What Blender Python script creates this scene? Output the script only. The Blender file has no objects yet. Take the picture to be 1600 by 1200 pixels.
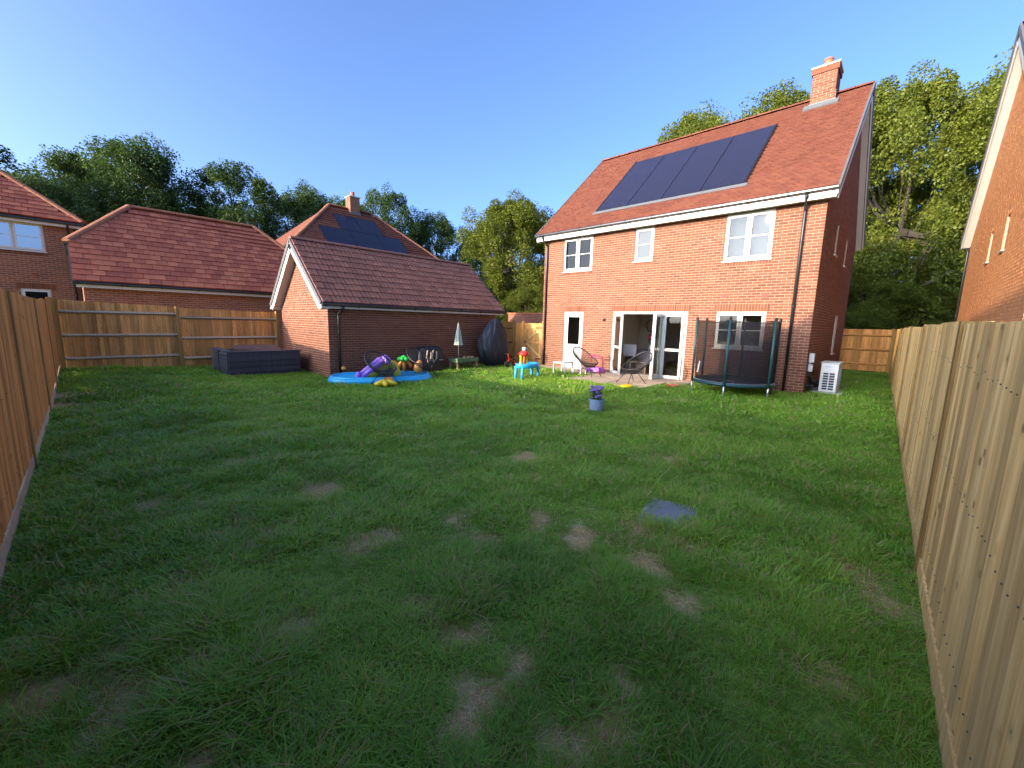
import bpy, math, random
import numpy as np
from mathutils import Vector, Matrix

random.seed(7)
rng = np.random.default_rng(7)
SC = bpy.context.scene
COL = SC.collection

# ------------------------------------------------------------------ camera
CAM_H = 1.72
cam_d = bpy.data.cameras.new('camera')
cam = bpy.data.objects.new('camera', cam_d)
COL.objects.link(cam)
R_ = Vector((0.68842931, -0.72492788, 0.02333791))
U_ = Vector((0.0931368, 0.12026635, 0.98836306))
F_ = Vector((0.7192987, 0.67824448, -0.15031234))
cam.matrix_world = Matrix(((R_.x, U_.x, -F_.x, 0), (R_.y, U_.y, -F_.y, 0), (R_.z, U_.z, -F_.z, CAM_H), (0, 0, 0, 1)))
cam_d.sensor_fit = 'HORIZONTAL'
cam_d.sensor_width = 36.0
cam_d.lens = 632.0 / 1600.0 * 36.0
cam_d.clip_start = 0.05
cam_d.clip_end = 3000
SC.camera = cam

# ------------------------------------------------------------------ sky, sun, exposure
SUN_TO = Vector((-1.0, 0.22, 0.225)).normalized()
sun_el = math.asin(SUN_TO.z)
sun_rot = math.atan2(SUN_TO.x, SUN_TO.y)
world = bpy.data.worlds.new('World')
SC.world = world
world.use_nodes = True
wn = world.node_tree.nodes
sky = wn.new('ShaderNodeTexSky')
sky.sky_type = 'NISHITA'
sky.sun_disc = False
sky.sun_elevation = sun_el
sky.sun_rotation = sun_rot
sky.altitude = 100
sky.air_density = 0.40
sky.dust_density = 4.0
sky.ozone_density = 3.7
world.node_tree.links.new(sky.outputs[0], wn['Background'].inputs[0])
wn['Background'].inputs[1].default_value = 0.15
sun_d = bpy.data.lights.new('sun', 'SUN')
sun_d.energy = 2.0
sun_d.angle = math.radians(0.6)
sun_d.color = (0.88, 0.70, 0.48)
sun = bpy.data.objects.new('sun', sun_d)
COL.objects.link(sun)
sun.rotation_euler = SUN_TO.to_track_quat('Z', 'Y').to_euler()
sun.location = (-30, 8, 12)
SC.view_settings.view_transform = 'Standard'
SC.view_settings.look = 'None'
SC.view_settings.exposure = 2.40
SC.view_settings.gamma = 1.0
SC.view_settings.use_curve_mapping = False
SC.cycles.max_bounces = 6
SC.cycles.transparent_max_bounces = 12

# ------------------------------------------------------------------ materials
def nt(m):
    m.use_nodes = True
    t = m.node_tree
    return t, t.nodes, t.links, t.nodes['Principled BSDF']

def mix_rgb(n, l, fac, a, b, mode='MIX'):
    x = n.new('ShaderNodeMix'); x.data_type = 'RGBA'; x.blend_type = mode
    for sock, v in ((x.inputs[0], fac), (x.inputs[6], a), (x.inputs[7], b)):
        if hasattr(v, 'is_output'): l.new(v, sock)
        elif isinstance(v, (int, float)): sock.default_value = v
        else: sock.default_value = (*v, 1)
    return x.outputs[2]

def math_n(n, l, op, a, b=None, clamp=False):
    x = n.new('ShaderNodeMath'); x.operation = op; x.use_clamp = clamp
    for i, v in enumerate((a, b)):
        if v is None: continue
        if hasattr(v, 'is_output'): l.new(v, x.inputs[i])
        else: x.inputs[i].default_value = v
    return x.outputs[0]

def world_pos(n): return n.new('ShaderNodeNewGeometry').outputs['Position']

def noise(n, l, vec, scale, detail=4, rough=.55):
    x = n.new('ShaderNodeTexNoise'); x.inputs['Scale'].default_value = scale
    x.inputs['Detail'].default_value = detail; x.inputs['Roughness'].default_value = rough
    if vec is not None: l.new(vec, x.inputs['Vector'])
    return x.outputs['Fac']

def vscale(n, l, vec, s):
    x = n.new('ShaderNodeVectorMath'); x.operation = 'MULTIPLY'
    l.new(vec, x.inputs[0]); x.inputs[1].default_value = s
    return x.outputs[0]

def ramp(n, l, fac, stops):
    x = n.new('ShaderNodeValToRGB')
    e = x.color_ramp.elements
    while len(e) < len(stops): e.new(.5)
    for k, (p, c) in zip(e, stops):
        k.position = p; k.color = (*c, 1)
    l.new(fac, x.inputs[0])
    return x.outputs[0]

def bump(n, l, height, strength, dist):
    b = n.new('ShaderNodeBump'); b.inputs['Strength'].default_value = strength
    b.inputs['Distance'].default_value = dist
    l.new(height, b.inputs['Height'])
    return b.outputs[0]

def plain(name, col, rough=.6, var=.12, scale=6.0, metal=0.0, spec=.4, bmp=0.0):
    m = bpy.data.materials.new(name); t, n, l, p = nt(m)
    f = noise(n, l, world_pos(n), scale)
    c = mix_rgb(n, l, f, [max(0, k*(1-var)) for k in col], [min(1, k*(1+var)) for k in col])
    l.new(c, p.inputs['Base Color'])
    p.inputs['Roughness'].default_value = rough
    p.inputs['Metallic'].default_value = metal
    p.inputs['Specular IOR Level'].default_value = spec
    if bmp: l.new(bump(n, l, noise(n, l, world_pos(n), scale*8), bmp, .01), p.inputs['Normal'])
    return m

def piece_random(n, l):
    """a random number per loose piece, the same for joined pieces and for single objects"""
    g = n.new('ShaderNodeNewGeometry').outputs['Random Per Island']
    o = n.new('ShaderNodeObjectInfo').outputs['Random']
    return math_n(n, l, 'FRACT', math_n(n, l, 'ADD', g, o))

def pieces_mat(name, stops, rough=.85, grain=40.0, gstr=.22, bstr=.25, stain=None):
    m = bpy.data.materials.new(name); t, n, l, p = nt(m)
    c = ramp(n, l, piece_random(n, l), stops)
    pos = world_pos(n)
    f = noise(n, l, pos, grain, 3)
    c = mix_rgb(n, l, gstr, c, mix_rgb(n, l, f, (0, 0, 0), (1, 1, 1)), 'OVERLAY')
    big = noise(n, l, pos, .9, 3)
    c = mix_rgb(n, l, math_n(n, l, 'MULTIPLY', big, .28), c, [k*.55 for k in stops[0][1]])
    if stain:
        s = noise(n, l, pos, stain[0], 2)
        s = math_n(n, l, 'MULTIPLY', math_n(n, l, 'SUBTRACT', s, stain[1], True), 3.0, True)
        c = mix_rgb(n, l, s, c, stain[2])
    l.new(c, p.inputs['Base Color'])
    p.inputs['Roughness'].default_value = rough
    p.inputs['Specular IOR Level'].default_value = .25
    l.new(bump(n, l, f, bstr, .004), p.inputs['Normal'])
    return m

M = {}
M['brick'] = pieces_mat('brick', [(0, (0.128, 0.045, 0.026)), (.25, (0.178, 0.063, 0.032)), (.6, (0.202, 0.077, 0.039)), (.85, (0.160, 0.053, 0.030)), (1, (0.235, 0.096, 0.053))], grain=30, stain=(2.2, .66, (0.256, 0.171, 0.122)))
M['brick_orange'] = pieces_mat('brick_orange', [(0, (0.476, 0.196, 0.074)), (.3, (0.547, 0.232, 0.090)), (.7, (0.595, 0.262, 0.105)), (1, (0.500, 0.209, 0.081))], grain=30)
M['mortar'] = plain('mortar', (.37, .26, .185), .95, .15, 9, spec=.1, bmp=.3)
M['tile_plain'] = pieces_mat('clay_tile', [(0, (0.130, 0.039, 0.022)), (.4, (0.161, 0.050, 0.027)), (.75, (0.181, 0.061, 0.033)), (1, (0.144, 0.045, 0.025))], grain=25, bstr=.15)
M['tile_brown'] = pieces_mat('brown_tile', [(0, (.20, .085, .062)), (.4, (.25, .105, .075)), (.75, (.28, .12, .085)), (1, (.22, .095, .07))], grain=18, gstr=.3)
M['tile_red'] = pieces_mat('red_tile', [(0, (.27, .070, .042)), (.35, (.38, .105, .058)), (.6, (.48, .155, .08)), (.85, (.32, .085, .05)), (1, (.44, .135, .072))], grain=14, gstr=.3)
M['ridge'] = pieces_mat('ridge_tile', [(0, (.28, .11, .06)), (.5, (.33, .135, .07)), (1, (.26, .10, .055))], grain=20)
M['ridge_brown'] = pieces_mat('ridge_brown', [(0, (.20, .10, .075)), (1, (.26, .12, .09))], grain=20)
M['white'] = plain('white_upvc', (.55, .54, .50), .35, .04, 3)
M['black'] = plain('black_plastic', (.015, .014, .014), .35, .2, 5)
M['gutter'] = plain('black_gutter', (.02, .018, .018), .28, .2, 5, spec=.6)
M['lead'] = plain('lead_flashing', (.12, .125, .125), .55, .15, 4)
M['verge'] = plain('dry_verge', (.10, .095, .095), .55, .15, 4)
M['cream'] = plain('cream_paint', (.62, .56, .46), .8, .03, 2)
M['carpet'] = plain('room_floor', (.24, .19, .14), .8, .1, 8)
M['dark_inside'] = plain('unlit_room', (.12, .11, .10), .9, .1, 2)
M['terracotta'] = plain('terracotta', (.42, .12, .06), .7, .12, 12)
M['red_vent'] = plain('terracotta_vent', (.34, .06, .045), .7, .1, 12)
M['concrete'] = plain('concrete', (.42, .40, .37), .9, .12, 12, bmp=.3)
M['navy_cover'] = plain('dark_cover', (.018, .020, .028), .55, .3, 3, spec=.35)
M['blackcover'] = plain('black_cover', (.012, .012, .013), .45, .3, 4, spec=.4)
M['rattan'] = pieces_mat('grey_rattan', [(0, (.035, .035, .042)), (.5, (.10, .10, .115)), (1, (.065, .065, .075))], rough=.6, grain=60)
M['tan_board'] = plain('brown_board', (.10, .055, .045), .8, .2, 4)
M['blue_pool'] = plain('blue_vinyl', (.03, .42, .74), .3, .08, 3, spec=.5)
M['yellow_v'] = plain('yellow_vinyl', (.72, .52, .03), .35, .08, 4)
M['purple_v'] = plain('purple_vinyl', (.23, .12, .55), .35, .08, 4)
M['orange_v'] = plain('orange_vinyl', (.70, .28, .05), .35, .08, 4)
M['green_v'] = plain('green_vinyl', (.03, .45, .06), .35, .1, 4)
M['red_v'] = plain('red_plastic', (.62, .03, .02), .35, .08, 4)
M['yellow_p'] = plain('yellow_plastic', (.80, .50, .01), .35, .08, 4)
M['blue_p'] = plain('light_blue_plastic', (.03, .36, .72), .35, .08, 4)
M['grey_p'] = plain('grey_plastic', (.40, .44, .48), .4, .1, 6)
M['pink_p'] = plain('pink_plastic', (.60, .06, .20), .4, .1, 6)
M['lilac_p'] = plain('lilac_plastic', (.40, .14, .55), .4, .1, 6)
M['sage'] = plain('sage_canvas', (.33, .38, .31), .9, .12, 8)
M['green_table'] = plain('green_table', (.10, .17, .085), .7, .15, 8)
M['tan_wood'] = plain('tan_wood', (.34, .22, .12), .8, .15, 10)
M['tramp_green'] = plain('green_sleeve', (.010, .060, .055), .5, .1, 6)
M['tramp_pad'] = plain('dark_green_pad', (.012, .045, .05), .45, .2, 6)
M['tramp_mat'] = plain('black_mat', (.03, .025, .028), .75, .1, 20)
M['steel'] = plain('galvanised_steel', (.55, .57, .58), .35, .1, 10, metal=.8)
M['pump_white'] = plain('pump_white', (.66, .64, .58), .45, .05, 5)
M['pump_dark'] = plain('pump_grille', (.03, .04, .07), .5, .2, 20)
M['pot'] = plain('blue_grey_pot', (.20, .27, .38), .5, .1, 8)
M['soil'] = plain('soil', (.07, .05, .035), .95, .3, 20)
M['petal'] = plain('purple_petal', (.22, .12, .42), .7, .4, 60)
M['leaf_small'] = plain('pot_leaf', (.06, .15, .03), .6, .3, 30)
M['slab_cover'] = plain('blue_grey_slab', (.17, .19, .21), .7, .25, 14, bmp=.4)
M['stone'] = pieces_mat('paving_stone', [(0, (.42, .31, .21)), (.5, (.50, .38, .26)), (1, (.45, .34, .24))], grain=14, bstr=.3)
M['cord'] = plain('black_cord', (.022, .02, .02), .45, .2, 20)
M['pale_strap'] = plain('pale_webbing', (.42, .36, .29), .8, .2, 20)
M['grey_cloth'] = plain('grey_tablecloth', (.24, .20, .23), .85, .1, 20)
M['white_cloth'] = plain('white_cloth', (.75, .73, .68), .85, .05, 20)
M['dark_wood'] = plain('dark_wood', (.09, .055, .03), .55, .25, 10)
M['pink_petal'] = plain('pink_petal', (.65, .05, .18), .6, .2, 40)
M['box_tan'] = plain('tan_furniture', (.50, .36, .17), .7, .08, 4)
M['blind'] = plain('pale_blind', (.17, .20, .21), .85, .05, 3)

def wood(name, dark, mid, light, knots=True, green=0.0):
    m = bpy.data.materials.new(name); t, n, l, p = nt(m)
    pos = world_pos(n); r = piece_random(n, l)
    sh = n.new('ShaderNodeVectorMath'); sh.operation = 'ADD'
    cmb = n.new('ShaderNodeCombineXYZ'); l.new(math_n(n, l, 'MULTIPLY', r, 37.0), cmb.inputs[0]); l.new(math_n(n, l, 'MULTIPLY', r, 91.0), cmb.inputs[2])
    l.new(pos, sh.inputs[0]); l.new(cmb.outputs[0], sh.inputs[1])
    g = noise(n, l, vscale(n, l, sh.outputs[0], (34, 34, 1.6)), 1.0, 5, .65)
    c = ramp(n, l, g, [(.30, dark), (.5, mid), (.70, light)])
    tone = ramp(n, l, r, [(0, (.60, .58, .56)), (.5, (.95, .95, .95)), (1, (1.22, 1.2, 1.12))])
    c = mix_rgb(n, l, 1.0, c, tone, 'MULTIPLY')
    if knots:
        v = n.new('ShaderNodeTexVoronoi'); v.inputs['Scale'].default_value = 1.0
        l.new(vscale(n, l, sh.outputs[0], (9.0, 9.0, 5.5)), v.inputs['Vector'])
        k = math_n(n, l, 'LESS_THAN', v.outputs['Distance'], .11)
        k2 = math_n(n, l, 'MULTIPLY', math_n(n, l, 'SUBTRACT', .24, v.outputs['Distance'], True), 2.6, True)
        c = mix_rgb(n, l, k2, c, [x*.55 for x in dark])
        c = mix_rgb(n, l, math_n(n, l, 'MULTIPLY', k, .65), c, [x*.35 for x in dark])
    w = noise(n, l, vscale(n, l, pos, (1, 1, .5)), 1.3, 3)
    c = mix_rgb(n, l, math_n(n, l, 'MULTIPLY', math_n(n, l, 'SUBTRACT', w, .45, True), 1.6, True), c, [mid[0]*.75, mid[1]*.78, mid[2]*.8])
    l.new(c, p.inputs['Base Color']); p.inputs['Roughness'].default_value = .8
    p.inputs['Specular IOR Level'].default_value = .2
    l.new(bump(n, l, g, .35, .004), p.inputs['Normal'])
    return m

M['wood_orange'] = wood('orange_timber', (.36, .15, .040), (.58, .27, .080), (.72, .39, .14))
M['wood_gold'] = wood('golden_timber', (.46, .195, .048), (.67, .32, .095), (.82, .47, .17))
M['wood_pale'] = wood('pale_timber', (.50, .27, .088), (.71, .44, .16), (.86, .60, .265))
M['wood_post'] = wood('green_brown_post', (.22, .12, .035), (.34, .20, .062), (.46, .29, .10), knots=False)
M['rail_pale'] = wood('weathered_rail', (.36, .27, .17), (.48, .38, .26), (.58, .48, .35), knots=False)

def brick_texture_mat(name, c1, c2, mort, axis):
    m = bpy.data.materials.new(name); t, n, l, p = nt(m)
    pos = world_pos(n); s = n.new('ShaderNodeSeparateXYZ'); l.new(pos, s.inputs[0])
    cmb = n.new('ShaderNodeCombineXYZ'); l.new(s.outputs['X' if axis == 'y' else 'Y'], cmb.inputs[0]); l.new(s.outputs['Z'], cmb.inputs[1])
    b = n.new('ShaderNodeTexBrick'); l.new(cmb.outputs[0], b.inputs['Vector'])
    b.inputs['Scale'].default_value = 1.0; b.inputs['Brick Width'].default_value = .225; b.inputs['Row Height'].default_value = .075
    b.inputs['Mortar Size'].default_value = .006; b.inputs['Mortar Smooth'].default_value = .2
    b.inputs['Color1'].default_value = (*c1, 1); b.inputs['Color2'].default_value = (*c2, 1); b.inputs['Mortar'].default_value = (*mort, 1)
    c = mix_rgb(n, l, math_n(n, l, 'MULTIPLY', noise(n, l, pos, 1.2), .3), b.outputs['Color'], [k*.5 for k in c1])
    l.new(c, p.inputs['Base Color']); p.inputs['Roughness'].default_value = .9; p.inputs['Specular IOR Level'].default_value = .2
    l.new(bump(n, l, math_n(n, l, 'SUBTRACT', 1.0, b.outputs['Fac']), .6, .008), p.inputs['Normal'])
    return m
M['far_brick_y'] = brick_texture_mat('far_brick_across', (.20, .070, .042), (.29, .105, .058), (.40, .30, .22), 'y')
M['far_brick_x'] = brick_texture_mat('far_brick_along', (.20, .070, .042), (.29, .105, .058), (.40, .30, .22), 'x')

def glass_mat(name, tint, refl):
    m = bpy.data.materials.new(name); m.use_nodes = True
    t = m.node_tree; n = t.nodes; l = t.links; n.clear()
    out = n.new('ShaderNodeOutputMaterial'); mx = n.new('ShaderNodeMixShader')
    tr = n.new('ShaderNodeBsdfTransparent'); tr.inputs[0].default_value = (*tint, 1)
    gl = n.new('ShaderNodeBsdfGlossy'); gl.inputs['Roughness'].default_value = .01
    fr = n.new('ShaderNodeFresnel'); fr.inputs[0].default_value = 1.5
    f = math_n(n, l, 'ADD', math_n(n, l, 'MULTIPLY', fr.outputs[0], .28), refl, True)
    l.new(f, mx.inputs[0]); l.new(tr.outputs[0], mx.inputs[1]); l.new(gl.outputs[0], mx.inputs[2]); l.new(mx.outputs[0], out.inputs[0])
    return m
M['glass'] = glass_mat('window_glass', (.60, .63, .64), .0)
M['glass_far'] = glass_mat('coated_glass', (.25, .27, .30), .5)

m = bpy.data.materials.new('frosted_glass'); t, n, l, p = nt(m)
p.inputs['Base Color'].default_value = (.10, .12, .135, 1); p.inputs['Roughness'].default_value = .3; p.inputs['Specular IOR Level'].default_value = .08
M['frosted'] = m

m = bpy.data.materials.new('solar_cells'); t, n, l, p = nt(m)
pos = n.new('ShaderNodeTexCoord').outputs['Object']
b = n.new('ShaderNodeTexBrick'); b.offset = 0; l.new(pos, b.inputs['Vector'])
b.inputs['Scale'].default_value = 1; b.inputs['Brick Width'].default_value = .16; b.inputs['Row Height'].default_value = .16; b.inputs['Mortar Size'].default_value = .004
b.inputs['Color1'].default_value = (.016, .017, .034, 1); b.inputs['Color2'].default_value = (.020, .020, .040, 1); b.inputs['Mortar'].default_value = (.028, .028, .046, 1)
l.new(b.outputs['Color'], p.inputs['Base Color']); p.inputs['Roughness'].default_value = .22; p.inputs['Specular IOR Level'].default_value = .18
M['solar'] = m

m = bpy.data.materials.new('black_net'); m.use_nodes = True
t = m.node_tree; n = t.nodes; l = t.links; n.clear()
out = n.new('ShaderNodeOutputMaterial'); mx = n.new('ShaderNodeMixShader'); tr = n.new('ShaderNodeBsdfTransparent'); df = n.new('ShaderNodeBsdfDiffuse')
df.inputs[0].default_value = (.02, .019, .02, 1); mx.inputs[0].default_value = .6
l.new(tr.outputs[0], mx.inputs[1]); l.new(df.outputs[0], mx.inputs[2]); l.new(mx.outputs[0], out.inputs[0])
M['net'] = m

def leaf_mat(name, a, b, c):
    m = bpy.data.materials.new(name); m.use_nodes = True
    t = m.node_tree; n = t.nodes; l = t.links; n.clear()
    out = n.new('ShaderNodeOutputMaterial')
    g = n.new('ShaderNodeNewGeometry')
    col = ramp(n, l, g.outputs['Random Per Island'], [(0, a), (.5, b), (1, c)])
    big = noise(n, l, g.outputs['Position'], .35, 3)
    col = mix_rgb(n, l, big, col, [k*.62 for k in b], 'MIX')
    di = n.new('ShaderNodeBsdfPrincipled'); di.inputs['Roughness'].default_value = .55; di.inputs['Specular IOR Level'].default_value = .3
    tl = n.new('ShaderNodeBsdfTranslucent')
    l.new(col, di.inputs['Base Color'])
    l.new(mix_rgb(n, l, 1.0, col, (1.25, 1.3, .5), 'MULTIPLY'), tl.inputs[0])
    mx = n.new('ShaderNodeMixShader'); mx.inputs[0].default_value = .35
    l.new(di.outputs[0], mx.inputs[1]); l.new(tl.outputs[0], mx.inputs[2]); l.new(mx.outputs[0], out.inputs[0])
    return m
M['leaf_dark'] = leaf_mat('oak_leaf', (.040, .078, .020), (.065, .115, .027), (.10, .155, .038))
M['leaf_light'] = leaf_mat('hazel_leaf', (.085, .115, .012), (.140, .170, .018), (.200, .220, .028))
M['bark'] = plain('bark', (.045, .036, .026), .95, .35, 6, bmp=.5)

# grass blades: tint and dryness are carried by each tuft
m = bpy.data.materials.new('grass_blade'); m.use_nodes = True
t = m.node_tree; n = t.nodes; l = t.links; n.clear()
out = n.new('ShaderNodeOutputMaterial')
at1 = n.new('ShaderNodeAttribute'); at1.attribute_type = 'INSTANCER'; at1.attribute_name = 'tint'
at2 = n.new('ShaderNodeAttribute'); at2.attribute_type = 'INSTANCER'; at2.attribute_name = 'dry'
isl = n.new('ShaderNodeNewGeometry').outputs['Random Per Island']
f = math_n(n, l, 'ADD', math_n(n, l, 'MULTIPLY', at1.outputs['Fac'], .6), math_n(n, l, 'MULTIPLY', isl, .4))
col = ramp(n, l, f, [(.1, (.110, .240, .020)), (.5, (.205, .405, .034)), (.9, (.340, .520, .058))])
dryc = ramp(n, l, isl, [(0, (.44, .31, .15)), (.6, (.70, .52, .28)), (1, (.86, .67, .40))])
dm = math_n(n, l, 'LESS_THAN', isl, at2.outputs['Fac'])
col = mix_rgb(n, l, dm, col, dryc)
di = n.new('ShaderNodeBsdfPrincipled'); di.inputs['Roughness'].default_value = .42; di.inputs['Specular IOR Level'].default_value = .42
nm_ = n.new('ShaderNodeVectorMath'); nm_.operation = 'ADD'; l.new(n.new('ShaderNodeNewGeometry').outputs['Normal'], nm_.inputs[0]); nm_.inputs[1].default_value = (0, 0, .62)
nz_ = n.new('ShaderNodeVectorMath'); nz_.operation = 'NORMALIZE'; l.new(nm_.outputs[0], nz_.inputs[0]); l.new(nz_.outputs[0], di.inputs['Normal'])
tl = n.new('ShaderNodeBsdfTranslucent'); l.new(col, di.inputs['Base Color']); l.new(mix_rgb(n, l, 1.0, col, (1.2, 1.2, .6), 'MULTIPLY'), tl.inputs[0])
mx = n.new('ShaderNodeMixShader'); mx.inputs[0].default_value = .42
l.new(di.outputs[0], mx.inputs[1]); l.new(tl.outputs[0], mx.inputs[2]); l.new(mx.outputs[0], out.inputs[0])
M['grass'] = m

m = bpy.data.materials.new('lawn_soil'); t, n, l, p = nt(m)
pos = world_pos(n); at = n.new('ShaderNodeAttribute'); at.attribute_name = 'bare'
g1 = ramp(n, l, noise(n, l, pos, 26, 8, .75), [(.3, (.045, .090, .014)), (.5, (.110, .200, .026)), (.7, (.200, .310, .050))])
g2 = ramp(n, l, noise(n, l, pos, 90, 6, .8), [(.32, (.22, .15, .08)), (.66, (.68, .51, .31))])
l.new(mix_rgb(n, l, at.outputs['Fac'], g1, g2), p.inputs['Base Color'])
p.inputs['Roughness'].default_value = .95; p.inputs['Specular IOR Level'].default_value = .1
l.new(bump(n, l, noise(n, l, pos, 40, 5), .6, .02), p.inputs['Normal'])
M['ground'] = m

# ------------------------------------------------------------------ helpers
def thing(name, label, cat, loc=(0, 0, 0), group=None, rotz=0.0):
    o = bpy.data.objects.new(name, None)
    o.empty_display_size = .2
    COL.objects.link(o); o.location = loc; o.rotation_euler = (0, 0, rotz)
    o['label'] = label; o['category'] = cat
    if group: o['group'] = group
    return o

def tag(o, label, cat, group=None):
    o['label'] = label; o['category'] = cat
    if group: o['group'] = group
    return o

def root_loc(p):
    """world offset of a parent chain (roots only translated)"""
    v = Vector((0, 0, 0))
    while p is not None:
        v += Vector(p.location); p = p.parent
    return v

class MB:
    def __init__(s): s.v = []; s.f = []
    def add(s, vs, fs):
        o = len(s.v); s.v += [tuple(x) for x in vs]; s.f += [tuple(i+o for i in f) for f in fs]; return s
    def mm(s, x0, x1, y0, y1, z0, z1):
        x0, x1 = sorted((x0, x1)); y0, y1 = sorted((y0, y1)); z0, z1 = sorted((z0, z1))
        return s.add([(x0, y0, z0), (x1, y0, z0), (x1, y1, z0), (x0, y1, z0), (x0, y0, z1), (x1, y0, z1), (x1, y1, z1), (x0, y1, z1)],
                     [(0, 3, 2, 1), (4, 5, 6, 7), (0, 1, 5, 4), (1, 2, 6, 5), (2, 3, 7, 6), (3, 0, 4, 7)])
    def hexa(s, p):   # 8 corner points, bottom 4 then top 4
        return s.add(p, [(0, 3, 2, 1), (4, 5, 6, 7), (0, 1, 5, 4), (1, 2, 6, 5), (2, 3, 7, 6), (3, 0, 4, 7)])
    def slab(s, poly, off):   # polygon extruded by vector
        k = len(poly); a = [Vector(p) for p in poly]; b = [p+Vector(off) for p in a]
        return s.add(a+b, [tuple(range(k))[::-1], tuple(range(k, 2*k))]+[(i, (i+1) % k, (i+1) % k+k, i+k) for i in range(k)])
    def tube(s, pts, r, n=8, closed=False, caps=True):
        pts = [Vector(p) for p in pts]; k = len(pts)
        rs = r if isinstance(r, (list, tuple)) else [r]*k
        ref = None; rings = []
        for i, p in enumerate(pts):
            if closed: d = pts[(i+1) % k]-pts[i-1]
            else: d = pts[min(i+1, k-1)]-pts[max(i-1, 0)]
            d.normalize()
            if ref is None:
                ref = Vector((0, 0, 1)) if abs(d.z) < .9 else Vector((1, 0, 0))
            a = (ref - d*ref.dot(d)); a.normalize(); b = d.cross(a); ref = a
            rings.append([p+(a*math.cos(2*math.pi*j/n)+b*math.sin(2*math.pi*j/n))*rs[i] for j in range(n)])
        vs = [v for g in rings for v in g]; fs = []
        for i in range(k if closed else k-1):
            i2 = (i+1) % k
            for j in range(n):
                j2 = (j+1) % n
                fs.append((i*n+j, i*n+j2, i2*n+j2, i2*n+j))
        if caps and not closed:
            fs.append(tuple(range(n))[::-1]); fs.append(tuple((k-1)*n+j for j in range(n)))
        return s.add(vs, fs)
    def lathe(s, prof, c=(0, 0, 0), n=20, sx=1, sy=1, fold=None):
        vs = []; fs = []; k = len(prof)
        for i, (r, z) in enumerate(prof):
            for j in range(n):
                a = 2*math.pi*j/n; rr = r*(fold(a, z) if fold else 1)
                vs.append((c[0]+rr*math.cos(a)*sx, c[1]+rr*math.sin(a)*sy, c[2]+z))
        for i in range(k-1):
            for j in range(n):
                j2 = (j+1) % n
                fs.append((i*n+j, i*n+j2, (i+1)*n+j2, (i+1)*n+j))
        fs.append(tuple(range(n))[::-1]); fs.append(tuple((k-1)*n+j for j in range(n)))
        return s.add(vs, fs)
    def ball(s, c, rx, ry, rz, n=12, m=8):
        prof = [(max(math.sin(math.pi*i/m), .02), -math.cos(math.pi*i/m)) for i in range(m+1)]
        vs = []; o = len(s.v)
        t = MB().lathe(prof, n=n)
        return s.add([(c[0]+v[0]*rx, c[1]+v[1]*ry, c[2]+v[2]*rz) for v in t.v], t.f)
    def mesh(s, name, mat, smooth=False):
        me = bpy.data.meshes.new(name); me.from_pydata(s.v, [], s.f); me.materials.append(M[mat] if isinstance(mat, str) else mat)
        if smooth:
            me.polygons.foreach_set('use_smooth', [True]*len(me.polygons))
        me.update(); return me
    def build(s, name, mat, parent=None, smooth=False, local=False):
        o = bpy.data.objects.new(name, s.mesh(name, mat, smooth)); COL.objects.link(o)
        if parent is not None:
            o.parent = parent
            if not local: o.location = -root_loc(parent)
        return o

def bevel(o, w=.01, seg=2):
    b = o.modifiers.new('bevel', 'BEVEL'); b.width = w; b.segments = seg; b.limit_method = 'ANGLE'; return o

CAMP = np.array([0, 0, CAM_H]); Rn, Un, Fn = (np.array(v) for v in (R_, U_, F_))
def in_frame(P):
    d = P-CAMP; z = d @ Fn; x = d @ Rn/np.maximum(z, .01)*632; y = d @ Un/np.maximum(z, .01)*632
    return (z > .1) & (np.abs(x) < 815) & (np.abs(y) < 615)

BOXU = (np.array([(-.5, -.5, -.5), (.5, -.5, -.5), (.5, .5, -.5), (-.5, .5, -.5), (-.5, -.5, .5), (.5, -.5, .5), (.5, .5, .5), (-.5, .5, .5)]),
        [(0, 3, 2, 1), (4, 5, 6, 7), (0, 1, 5, 4), (1, 2, 6, 5), (2, 3, 7, 6), (3, 0, 4, 7)])

def emit(name, parent, mat, mats, unit=BOXU, keep=300, smooth=False):
    """pieces given by 4x4 matrices on a unit mesh: the ones that show largest become objects, the rest one joined part"""
    mats = np.asarray(mats, float)
    if len(mats) == 0: return
    uv, uf = unit
    P = mats[:, :3, 3]; vis = in_frame(P)
    d = np.linalg.norm(P-CAMP, axis=1)+np.where(vis, 0, 1000)
    order = np.argsort(d, kind='stable')
    me = bpy.data.meshes.new(name); me.from_pydata([tuple(v) for v in uv], [], uf); me.materials.append(M[mat])
    if smooth: me.polygons.foreach_set('use_smooth', [True]*len(me.polygons))
    me.update()
    off = Matrix.Translation(-root_loc(parent))
    for i in order[:keep]:
        o = bpy.data.objects.new(name, me); o.parent = parent
        o.matrix_local = off @ Matrix(mats[i].tolist()); COL.objects.link(o)
    rest = order[keep:]
    if len(rest):
        k = len(uv); h = np.c_[uv, np.ones(k)]
        V = np.einsum('nij,kj->nki', mats[rest], h)[:, :, :3].reshape(-1, 3)
        base = np.arange(len(rest))*k
        faces = []
        for f in uf: faces.append(base[:, None]+np.array(f)[None, :])
        if len({len(f) for f in uf}) == 1:
            F = np.concatenate(faces).tolist()
        else:
            F = [r for a in faces for r in a.tolist()]
        mj = bpy.data.meshes.new(name); mj.from_pydata(V.tolist(), [], F); mj.materials.append(M[mat])
        if smooth: mj.polygons.foreach_set('use_smooth', [True]*len(mj.polygons))
        mj.update()
        o = bpy.data.objects.new(name+'_field', mj); COL.objects.link(o); o.parent = parent; o.location = -root_loc(parent); o['kind'] = 'stuff'

def bm(cx, cy, cz, sx, sy, sz):
    return [[sx, 0, 0, cx], [0, sy, 0, cy], [0, 0, sz, cz], [0, 0, 0, 1]]

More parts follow.
